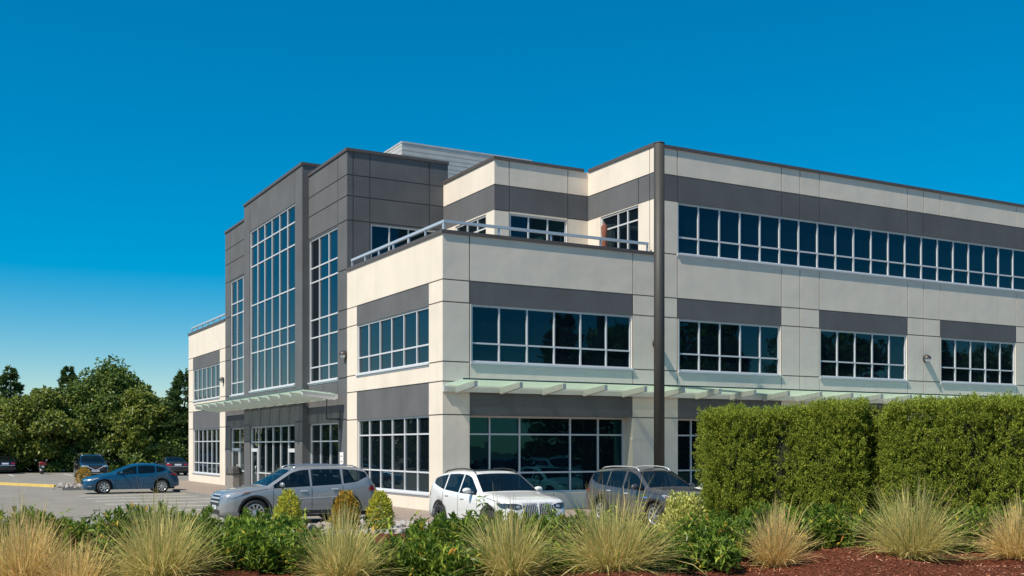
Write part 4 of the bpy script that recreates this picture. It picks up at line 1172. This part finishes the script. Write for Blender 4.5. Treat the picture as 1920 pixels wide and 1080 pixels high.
    # wheels
    for a in ax:
        for sg in (1, -1):
            yo = sg * (W - .005); x = X(a)
            Mx = Matrix.Translation((x, yo, wr)) @ Matrix.Rotation(-sg * PI / 2, 4, 'X')
            r0 = c['rim']
            m = MB(); m.lathe([(r0 - .01, -.22), (wr - .03, -.225), (wr, -.19), (wr, -.045), (wr - .03, -.006), (wr - .07, .0), (r0 + .005, -.012), (r0 - .02, -.03), (r0 - .03, -.10), (.001, -.11)], Mx, 36)
            wh = m.build('wheel', M['tyre'], t)
            m = MB()
            m.lathe([(r0, -.012), (r0 - .012, -.008), (r0 - .03, -.02), (r0 - .03, -.06)], Mx, 36)
            m.lathe([(.062, -.06), (.062, -.022), (.05, -.016), (.001, -.014)], Mx, 16)
            ns = c.get('spokes', 10)
            for k in range(ns):
                an = 2 * PI * k / ns
                for w_, tw in ((.020, -.09), (.020, .09)) if c.get('split', True) else ((.03, 0),):
                    p0 = Vector((math.cos(an) * .045, math.sin(an) * .045, 0)); p1 = Vector((math.cos(an + tw) * (r0 - .015), math.sin(an + tw) * (r0 - .015), 0))
                    nn = (p1 - p0).normalized().cross(Vector((0, 0, 1))) * w_
                    v = [p0 - nn + Vector((0, 0, -.05)), p0 + nn + Vector((0, 0, -.05)), p1 + nn * .8 + Vector((0, 0, -.05)), p1 - nn * .8 + Vector((0, 0, -.05)),
                         p0 - nn + Vector((0, 0, -.02)), p0 + nn + Vector((0, 0, -.02)), p1 + nn * .8 + Vector((0, 0, -.018)), p1 - nn * .8 + Vector((0, 0, -.018))]
                    m.add([Mx @ q_ for q_ in v], [(0, 3, 2, 1), (4, 5, 6, 7), (0, 1, 5, 4), (1, 2, 6, 5), (2, 3, 7, 6), (3, 0, 4, 7)])
            m.build('rim', c.get('rim_mat', M['alloy']), wh)
    m = MB(); m.box(-Lc / 2 + .2, Lc / 2 - .25, -W + .27, W - .27, .2, 2 * wr + .09); m.build('underbody', M['black'], t)
    # seats and dashboard seen through the glass
    for q, zt2 in ((cowl + 1.12, 0), (cowl + 2.0, 0)):
        if q > rr - .1: continue
        zB = float(np.interp(q, s, Bt)); zT = float(np.interp(q, s, T))
        for sg in (1, -1):
            m = MB(); xx = X(q)
            m.tube([(xx + .12, sg * .37, zB - .45), (xx + .02, sg * .37, zB - .1), (xx - .06, sg * .37, min(zB + .13, zT - .3))], [.20, .22, .17], 10)
            m.tube([(xx - .07, sg * .37, min(zB + .13, zT - .3)), (xx - .09, sg * .37, min(zB + .34, zT - .12))], [.10, .11], 8)
            m.build('seat', M['seat'], t)
    m = MB(); zB = float(np.interp(cowl + .35, s, Bt)); m.box(X(cowl + .55), X(cowl + .1), -W * .8, W * .8, zB - .25, zB - .06); m.build('dashboard', M['seat'], t)
    # arch trims
    if c.get('cladding'):
        for a in ax:
            for sg in (1, -1):
                m = MB(); prev = None
                for k in range(25):
                    an = PI * (k / 24) * 1.0
                    cx, cz = math.cos(an), math.sin(an)
                    pi_ = side_pt(X(a) + cx * (ar + .004), max(wr + cz * (ar + .004), .33), sg, .010); po = side_pt(X(a) + cx * (ar + .06), max(wr + cz * (ar + .06), .33), sg, .012)
                    if pi_ is None or po is None: prev = None; continue
                    if prev: m.quad(prev[0], prev[1], po, pi_)
                    prev = (pi_, po)
                if m.v: m.build('wheel_arch', M['trim'], t)
        for sg, vw in ((1, 'left'), (-1, 'right')):
            x0, x1 = X(ax[0]) - ar - .05, X(ax[1]) + ar + .05
            decal('sill_trim', [(x0, .27), (x1, .27), (x1, .40), (x0, .40)], vw, M['trim'], .010)
    if c.get('rails'):
        for sg in (1, -1):
            pts = []
            for q in np.linspace(rf + .05, rr - .1, 14):
                i = int(np.argmin(abs(s - q)))
                e = min(1, (q - rf - .05) / .12, (rr - .1 - q) / .12)
                pts.append((X(q), sg * (ring[i][9][0] - .03), T[i] + .0 + .045 * max(e, 0)))
            m = MB(); m.tube(pts, .018, 6); m.build('roof_rail', c['rails'], t)
    if c.get('antenna'):
        i = int(np.argmin(abs(s - (rr - .35)))); m = MB()
        m.add([(X(s[i]) + .12, 0, T[i] + .02), (X(s[i]) - .08, .03, T[i] + .02), (X(s[i]) - .08, -.03, T[i] + .02), (X(s[i]) - .06, 0, T[i] + .09)], [(0, 1, 3), (0, 3, 2), (1, 2, 3), (0, 2, 1)])
        m.build('antenna', body_mat, t)
    t['_'] = 0; del t['_']
    return t, dict(decal=decal, seam=seam, cast=cast, X=X, s=s, T=T, B=Bt, W=W, L=Lc, objs=objs, side_pt=side_pt)

def mirror_poly(p): return [(-a, b) for a, b in p][::-1]
def both(k, name, poly, view, m_, **kw):
    k['decal'](name, poly, view, m_, **kw); k['decal'](name, mirror_poly(poly), view, m_, **kw)
def sides(k, name, poly, m_, **kw):
    k['decal'](name, poly, 'left', m_, **kw); k['decal'](name, poly, 'right', m_, **kw)
def bars(k, name, rects, view, m_, off=.014):
    for r_ in rects: k['decal'](name, [(r_[0], r_[2]), (r_[1], r_[2]), (r_[1], r_[3]), (r_[0], r_[3])], view, m_, off=off)

SUV = dict(L=4.89, W=1.93, fo=.95, wb=2.79, wr=.375, rim=.255, cladding=True, cowl=1.32, roof_front=2.08, roof_rear=4.28, tail=4.66,
    top=[(0, .66), (.04, .82), (.12, .93), (.45, 1.02), (.95, 1.09), (1.3, 1.13), (1.5, 1.25), (2.08, 1.60), (2.35, 1.675), (2.8, 1.70), (3.5, 1.70), (4.1, 1.665), (4.38, 1.60), (4.55, 1.34), (4.74, 1.08), (4.84, .98), (4.89, .72)],
    belt=[(0, .60), (.12, .84), (.5, .95), (1.3, 1.05), (2.4, 1.10), (3.5, 1.15), (4.1, 1.22), (4.42, 1.38), (4.55, 1.25), (4.89, .66)],
    bot=[(0, .30), (.2, .24), (.6, .24), (1.5, .28), (3.4, .28), (4.4, .34), (4.89, .42)],
    side_glass=[(1.5, 2.62), (2.68, 3.60), (3.66, 4.4)], doors=[(1.48, 2.65), (2.65, 3.62)], chrome=True, rails=M['alloy'], antenna=True, spokes=10)
# silver SUV, seen from its left side
k_, K = make_car('parked_suv', 'silver SUV seen side-on behind the golden bushes', (-7.6 + 2.445, -1.38 + .965, 0), PI, SUV, paint('silver_paint', (.33, .33, .33), .4, .30), 'car')
X = K['X']
both(K, 'headlight', [(.42, .80), (.62, .80), (.80, .86), (.90, .95), (.80, .955), (.55, .90), (.42, .87)], 'front', M['lamp_clear'])
sides(K, 'headlight', [(X(.16), .80), (X(.34), .82), (X(.78), .95), (X(.80), .985), (X(.5), .955), (X(.16), .875)], M['lamp_clear'])
sides(K, 'amber_reflector', [(X(.52), .885), (X(.80), .955), (X(.80), .98), (X(.66), .97)], M['amber'], off=.014)
K['decal']('grille', [(-.46, .56), (.46, .56), (.50, .84), (.40, .90), (-.40, .90), (-.50, .84)], 'front', M['trim'])
bars(K, 'grille_bar', [(-.47, .47, .66, .70), (-.48, .48, .77, .81), (-.42, .42, .87, .90)], 'front', M['chrome'])
K['decal']('front_plate', [(-.26, .46), (.26, .46), (.26, .58), (-.26, .58)], 'front', M['plate'], off=.02)
K['decal']('lower_grille', [(-.6, .32), (.6, .32), (.55, .45), (-.55, .45)], 'front', M['trim'])
sides(K, 'tail_light', [(X(4.42), .98), (X(4.86), .92), (X(4.88), 1.06), (X(4.56), 1.12)], M['lamp_red'])
both(K, 'tail_light', [(.50, .93), (.92, .93), (.92, 1.10), (.55, 1.06)], 'rear', M['lamp_red'])
K['decal']('rear_plate', [(-.26, .78), (.26, .78), (.26, .90), (-.26, .90)], 'rear', M['plate'])
m = MB(); m.box(-2.12, -1.86, -.62, .62, 1.60, 1.635); m.build('rear_spoiler', paint('silver_spoiler', (.33, .33, .33), .4, .30), k_, bevel=.012)
s_ = MB()
for sg in ('left',): K['seam'](s_, [(X(1.55), .72), (X(3.5), .80), (X(3.55), .70)], sg, .010, .006)
s_.build('door_crease', M['chrome'], K['objs']['body'])

# white SUV facing the street, seen from front right
WS = dict(SUV, L=4.71, W=1.89, fo=.87, wb=2.86, wr=.365, rim=.25, cowl=1.42, roof_front=2.12, roof_rear=4.0, tail=4.45, chrome=False, spokes=5, rim_mat=M['dark_alloy'],
    top=[(0, .74), (.04, .90), (.12, .985), (.5, 1.05), (1.0, 1.10), (1.4, 1.14), (1.6, 1.26), (2.12, 1.58), (2.4, 1.645), (2.9, 1.665), (3.4, 1.645), (3.9, 1.58), (4.1, 1.52), (4.3, 1.30), (4.55, 1.06), (4.66, .98), (4.71, .7)],
    belt=[(0, .66), (.12, .90), (.5, .99), (1.4, 1.06), (2.5, 1.09), (3.5, 1.15), (4.0, 1.26), (4.2, 1.34), (4.4, 1.14), (4.71, .66)],
    side_glass=[(1.6, 2.56), (2.62, 3.42), (3.48, 4.1)], doors=[(1.5, 2.58), (2.58, 3.5)], rails=M['black'], bot=[(0, .28), (.2, .22), (.6, .24), (1.5, .30), (3.4, .30), (4.2, .36), (4.71, .42)],
    plan=[(0, .76), (.08, .87), (.3, .95), (.8, .99), (1.4, 1), (3.7, 1), (4.35, .96), (4.6, .89), (4.71, .80)])
k_, K = make_car('parked_suv', 'white SUV with twin oval-barred grilles parked nose out by the corner', (-2.95 + .945, -9.72 + 2.355, 0), -PI / 2, WS, mat('white_car_paint', (.78, .76, .72), .35, 0, coat=1), 'car')
X = K['X']
both(K, 'headlight', [(.44, .80), (.60, .76), (.80, .80), (.90, .89), (.84, .92), (.60, .91), (.46, .88)], 'front', M['lamp_dark'])
sides(K, 'headlight', [(X(.12), .78), (X(.30), .80), (X(.52), .90), (X(.44), .925), (X(.12), .90)], M['lamp_dark'])
both(K, 'headlight_ring', [(.50, .815), (.60, .80), (.62, .86), (.52, .87)], 'front', M['lamp_clear'], off=.014)
both(K, 'grille', [(.03, .62), (.10, .56), (.36, .58), (.42, .66), (.42, .84), (.36, .90), (.08, .90), (.03, .84)], 'front', M['black'], off=.010)
both(K, 'grille_frame', [(.02, .90), (.40, .905), (.43, .86), (.45, .87), (.42, .925), (.03, .925)], 'front', M['chrome'], off=.016)
bars(K, 'grille_bar', [(sg * x - .009, sg * x + .009, .585, .895) for sg in (1, -1) for x in (.07, .12, .17, .22, .27, .32, .37)], 'front', M['chrome'], .02)
K['decal']('lower_grille', [(-.55, .30), (.55, .30), (.62, .46), (-.62, .46)], 'front', M['trim'])
both(K, 'air_intake', [(.62, .42), (.82, .45), (.82, .62), (.70, .60)], 'front', M['trim'])
K['decal']('front_plate', [(-.26, .44), (.26, .44), (.26, .55), (-.26, .55)], 'front', M['plate'], off=.03)
sides(K, 'tail_light', [(X(4.30), 1.0), (X(4.66), .90), (X(4.68), 1.02), (X(4.45), 1.09)], M['lamp_red'])
K['decal']('sunroof', [(X(2.35), -.48), (X(3.6), -.48), (X(3.6), .48), (X(2.35), .48)], 'top', M['car_glass'], off=.006)
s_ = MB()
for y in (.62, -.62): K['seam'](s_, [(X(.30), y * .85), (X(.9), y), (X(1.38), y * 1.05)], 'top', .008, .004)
s_.build('bonnet_crease_shade', mat('painted_crease_shade', (.50, .49, .47), .5), K['objs']['body'])  # crease shading painted as darker strips on the white bonnet

# grey SUV facing the street
GS = dict(SUV, L=4.70, W=1.81, fo=.95, wb=2.67, wr=.355, rim=.24, cowl=1.28, roof_front=2.0, roof_rear=4.05, tail=4.42, spokes=7, rim_mat=M['alloy'], rails=M['chrome'],
    top=[(0, .70), (.04, .86), (.12, .95), (.5, 1.03), (.95, 1.08), (1.25, 1.11), (1.45, 1.23), (2.0, 1.565), (2.3, 1.64), (2.8, 1.665), (3.4, 1.655), (4.0, 1.61), (4.15, 1.57), (4.35, 1.28), (4.52, 1.05), (4.65, .96), (4.70, .7)],
    belt=[(0, .62), (.12, .86), (.5, .96), (1.28, 1.03), (2.4, 1.07), (3.4, 1.13), (3.9, 1.20), (4.2, 1.34), (4.35, 1.18), (4.70, .64)],
    side_glass=[(1.45, 2.46), (2.54, 3.28), (3.34, 4.12)], doors=[(1.42, 2.5), (2.5, 3.4)], bot=[(0, .28), (.2, .22), (.6, .24), (1.5, .28), (3.3, .28), (4.2, .34), (4.70, .42)],
    plan=[(0, .72), (.08, .85), (.3, .94), (.8, .99), (1.4, 1), (3.7, 1), (4.35, .96), (4.6, .89), (4.70, .80)])
k_, K = make_car('parked_suv', 'grey SUV parked nose out between the white SUV and the hedge', (2.77 + .905, -8.85 + 2.35, 0), -PI / 2, GS, paint('graphite_grey_paint', (.088, .087, .092), .4, .28), 'car')
X = K['X']
both(K, 'headlight', [(.44, .80), (.66, .78), (.84, .86), (.80, .93), (.44, .88)], 'front', M['lamp_clear'])
sides(K, 'headlight', [(X(.14), .79), (X(.36), .82), (X(.62), .94), (X(.5), .965), (X(.14), .885)], M['lamp_clear'])
sides(K, 'amber_indicator', [(X(.34), .835), (X(.44), .86), (X(.47), .93), (X(.36), .91)], M['amber'], off=.016)
K['decal']('grille', [(-.42, .66), (.42, .66), (.44, .86), (-.44, .86)], 'front', M['trim'])
bars(K, 'grille_bar', [(-.43, .43, .72, .75), (-.44, .44, .80, .83)], 'front', M['chrome'])
K['decal']('lower_grille', [(-.6, .30), (.6, .30), (.62, .52), (-.62, .52)], 'front', M['trim'])
sides(K, 'tail_light', [(X(4.26), .94), (X(4.60), .88), (X(4.64), 1.12), (X(4.42), 1.12)], M['lamp_red'])
sides(K, 'badge', [(X(1.40), .835), (X(1.22), .835), (X(1.22), .87), (X(1.40), .87)], mat('blue_badge', (.10, .25, .6), .3), off=.012)

# blue hatchback seen from its left side
BH = dict(SUV, L=4.46, W=1.80, fo=.91, wb=2.70, wr=.325, rim=.225, cladding=False, rails=None, cowl=1.30, roof_front=2.12, roof_rear=3.72, tail=4.20, chrome=False, spokes=8, tumble=.44,
    top=[(0, .58), (.04, .68), (.12, .74), (.5, .86), (1.0, .96), (1.3, 1.01), (1.6, 1.17), (2.1, 1.37), (2.45, 1.435), (2.8, 1.45), (3.3, 1.425), (3.7, 1.355), (3.85, 1.31), (4.1, 1.08), (4.3, .98), (4.42, .92), (4.46, .7)],
    belt=[(0, .52), (.12, .66), (.5, .76), (1.3, .90), (2.2, .945), (3.2, .99), (3.6, 1.05), (3.95, 1.17), (4.1, 1.0), (4.46, .6)],
    side_glass=[(1.5, 2.42), (2.48, 3.30), (3.34, 3.8)], doors=[(1.42, 2.45), (2.45, 3.34)], bot=[(0, .24), (.2, .18), (.6, .19), (1.5, .21), (3.2, .21), (4.0, .26), (4.46, .36)],
    plan=[(0, .62), (.08, .80), (.3, .92), (.8, .98), (1.4, 1), (3.4, 1), (4.1, .95), (4.35, .88), (4.46, .78)])
k_, K = make_car('parked_hatchback', 'blue hatchback parked alone on the open asphalt', (-8.22 + 2.23, 22.69 + .9, 0), PI, BH, paint('blue_car_paint', (.006, .080, .17), .3, .28), 'car')
X = K['X']
sides(K, 'headlight', [(X(.12), .62), (X(.34), .64), (X(.68), .76), (X(.62), .785), (X(.3), .735), (X(.12), .69)], M['lamp_clear'])
both(K, 'headlight', [(.36, .62), (.62, .62), (.72, .70), (.60, .72), (.36, .67)], 'front', M['lamp_clear'])
K['decal']('grille', [(-.38, .42), (.38, .42), (.44, .64), (-.44, .64)], 'front', M['black'])
bars(K, 'grille_bar', [(-.40, .40, .42, .445)], 'front', M['chrome'])
sides(K, 'fog_lamp', [(X(.16), .36), (X(.34), .35), (X(.34), .38), (X(.16), .39)], M['lamp_clear'])
sides(K, 'tail_light', [(X(4.0), .92), (X(4.38), .84), (X(4.42), .93), (X(4.14), 1.0)], M['lamp_red'])
both(K, 'tail_light', [(.45, .86), (.80, .84), (.80, .97), (.5, .93)], 'rear', M['lamp_red'])
m = MB(); m.box(-1.66, -1.40, -.55, .55, 1.335, 1.365); m.build('rear_spoiler', paint('blue_spoiler', (.012, .095, .22), .45, .25), k_, bevel=.01)

# far row: black SUV facing us, two dark sedans seen from behind, a motorcycle
k_, K = make_car('parked_suv', 'black SUV facing the camera under the far trees', (*at(170, 79.5), 0), -PI / 2, dict(SUV, L=4.98, W=1.96), paint('black_car_paint', (.012, .012, .015), .2, .2), 'car')
both(K, 'headlight', [(.46, .82), (.90, .84), (.92, .93), (.70, .95), (.46, .90)], 'front', M['lamp_clear'])
K['decal']('grille', [(-.44, .74), (0, .60), (.44, .74), (.42, .90), (-.42, .90)], 'front', M['trim'])
K['decal']('grille_frame', [(-.50, .80), (0, .56), (.50, .80), (.50, .84), (0, .62), (-.50, .84)], 'front', M['chrome'], off=.02)
K['decal']('front_plate', [(-.27, .48), (.27, .48), (.27, .62), (-.27, .62)], 'front', M['plate'], off=.03)
bars(K, 'bumper_strip', [(-.9, .9, .36, .39)], 'front', M['chrome'])
SED = dict(BH, L=4.85, W=1.83, fo=.95, wb=2.78, cowl=1.35, roof_front=2.15, roof_rear=3.35, tail=4.12,
    top=[(0, .58), (.04, .70), (.12, .76), (.5, .88), (1.0, .97), (1.35, 1.01), (1.65, 1.17), (2.15, 1.38), (2.5, 1.45), (2.9, 1.465), (3.35, 1.42), (3.8, 1.24), (4.15, 1.10), (4.5, 1.08), (4.78, 1.04), (4.85, .7)],
    belt=[(0, .52), (.12, .68), (.5, .78), (1.35, .91), (2.3, .95), (3.2, .985), (3.7, 1.02), (4.2, 1.0), (4.7, .96), (4.85, .62)],
    side_glass=[(1.55, 2.48), (2.54, 3.4), (3.44, 3.75)], doors=[(1.45, 2.5), (2.5, 3.5)], bot=[(0, .24), (.2, .18), (.6, .2), (1.5, .22), (3.2, .22), (4.2, .28), (4.85, .36)],
    plan=[(0, .62), (.08, .80), (.3, .92), (.8, .98), (1.4, 1), (3.8, 1), (4.5, .96), (4.75, .90), (4.85, .82)])
def sedan(label, loc, col):
    k_, K = make_car('parked_sedan', label, loc, PI / 2, SED, paint('dark_sedan_paint', col, .3, .22), 'car', 'dark sedans parked nose in under the far trees')
    both(K, 'tail_light', [(.46, .80), (.84, .82), (.86, .95), (.46, .93)], 'rear', M['lamp_red'])
    K['decal']('rear_plate', [(-.26, .80), (.26, .80), (.26, .93), (-.26, .93)], 'rear', M['plate'])
    bars(K, 'boot_strip', [(-.72, .72, .70, .73)], 'rear', M['chrome'])
sedan('black sedan cut by the left edge, red tail lights towards us', (*at(6, 92), 0), (.012, .014, .024))
sedan('dark grey sedan seen from behind beyond the blue hatchback roof', (*at(322, 86.5), 0), (.05, .05, .055))

mt = thing('motorcycle', 'motorcycle with red tail standing under the far trees', 'motorcycle', (*at(78, 90), 0), PI / 2)
for x in (.72, -.70):
    Mx = Matrix.Translation((x, -.06, .31)) @ Matrix.Rotation(-PI / 2, 4, 'X')
    m = MB(); m.lathe([(.21, 0), (.31, 0), (.325, .06), (.31, .12), (.21, .12), (.20, .06), (.21, 0)], Mx, 24); w_ = m.build('wheel', M['tyre'], mt)
    m = MB(); m.lathe([(.21, .02), (.19, .06), (.21, .10)], Mx, 24); m.lathe([(.04, 0), (.04, .12), (.001, .12)], Mx, 12)
    for k in range(6): m.tube([(x, 0, .31), (x + .2 * math.cos(k), 0, .31 + .2 * math.sin(k))], .012, 5)
    m.build('rim', M['alloy'], w_)
m = MB(); m.tube([(.72, .1, .31), (.45, .1, .98)], .03); m.tube([(.72, -.1, .31), (.45, -.1, .98)], .03); m.tube([(-.7, .1, .31), (-.1, .12, .40), (.3, .08, .5)], .035); m.tube([(-.7, -.1, .31), (-.1, -.12, .40), (.3, -.08, .5)], .035); m.build('frame', M['chrome'], mt)
m = MB(); m.tube([(.34, 0, .80), (.1, 0, .86), (-.12, 0, .78)], [.13, .17, .11], 12); m.build('fuel_tank', M['lamp_red'], mt)
m = MB(); m.tube([(-.1, 0, .78), (-.4, 0, .78), (-.75, 0, .84)], [.11, .15, .12], 10); m.build('seat', M['black'], mt)
m = MB(); m.box(-1.02, -.70, -.30, .30, .74, .96); m.build('top_box', mat('red_box', (.22, .015, .02), .3, 0, coat=1), mt, bevel=.04)
m = MB(); m.box(-.05, .3, -.15, .15, .32, .66); m.build('engine', M['dark_alloy'], mt, bevel=.03)
m = MB(); m.tube([(.3, .42, 1.02), (.45, .2, 1.04), (.45, -.2, 1.04), (.3, -.42, 1.02)], .018); m.build('handlebar', M['black'], mt)
for y in (.42, -.42):
    m = MB(); m.box(.33, .36, y - .06, y + .06, 1.12, 1.2); m.tube([(.34, y * .9, 1.03), (.34, y, 1.14)], .008, 5); m.build('mirror', M['chrome'], mt)
m = MB(); m.box(-1.04, -1.022, -.10, .10, .56, .70); m.build('number_plate', M['plate'], mt)

RC = 'car hidden behind the hedge, seen only reflected in the ground floor glass'
for lab, loc, hd, d_, m_ in (('white ' + RC, (8.1, -5.3, 0), PI / 2, BH, mat('white_hatch_paint', (.74, .74, .73), .35, 0, coat=1)), ('black ' + RC, (11.8, -15.2, 0), PI / 2, SUV, paint('black_suv_paint', (.02, .02, .024), .2, .25)),
                             ('silver ' + RC, (15.2, -16.5, 0), PI / 2, SUV, paint('silver_suv_paint', (.5, .5, .5), .3, .3))):
    k_, K = make_car('parked_car', lab, loc, hd, d_, m_, 'car')
    both(K, 'headlight', [(.44, .72), (.62, .70), (.78, .78), (.74, .84), (.44, .80)], 'front', M['lamp_clear'])
    both(K, 'tail_light', [(.46, .84), (.80, .84), (.82, .96), (.46, .95)], 'rear', M['lamp_red'])
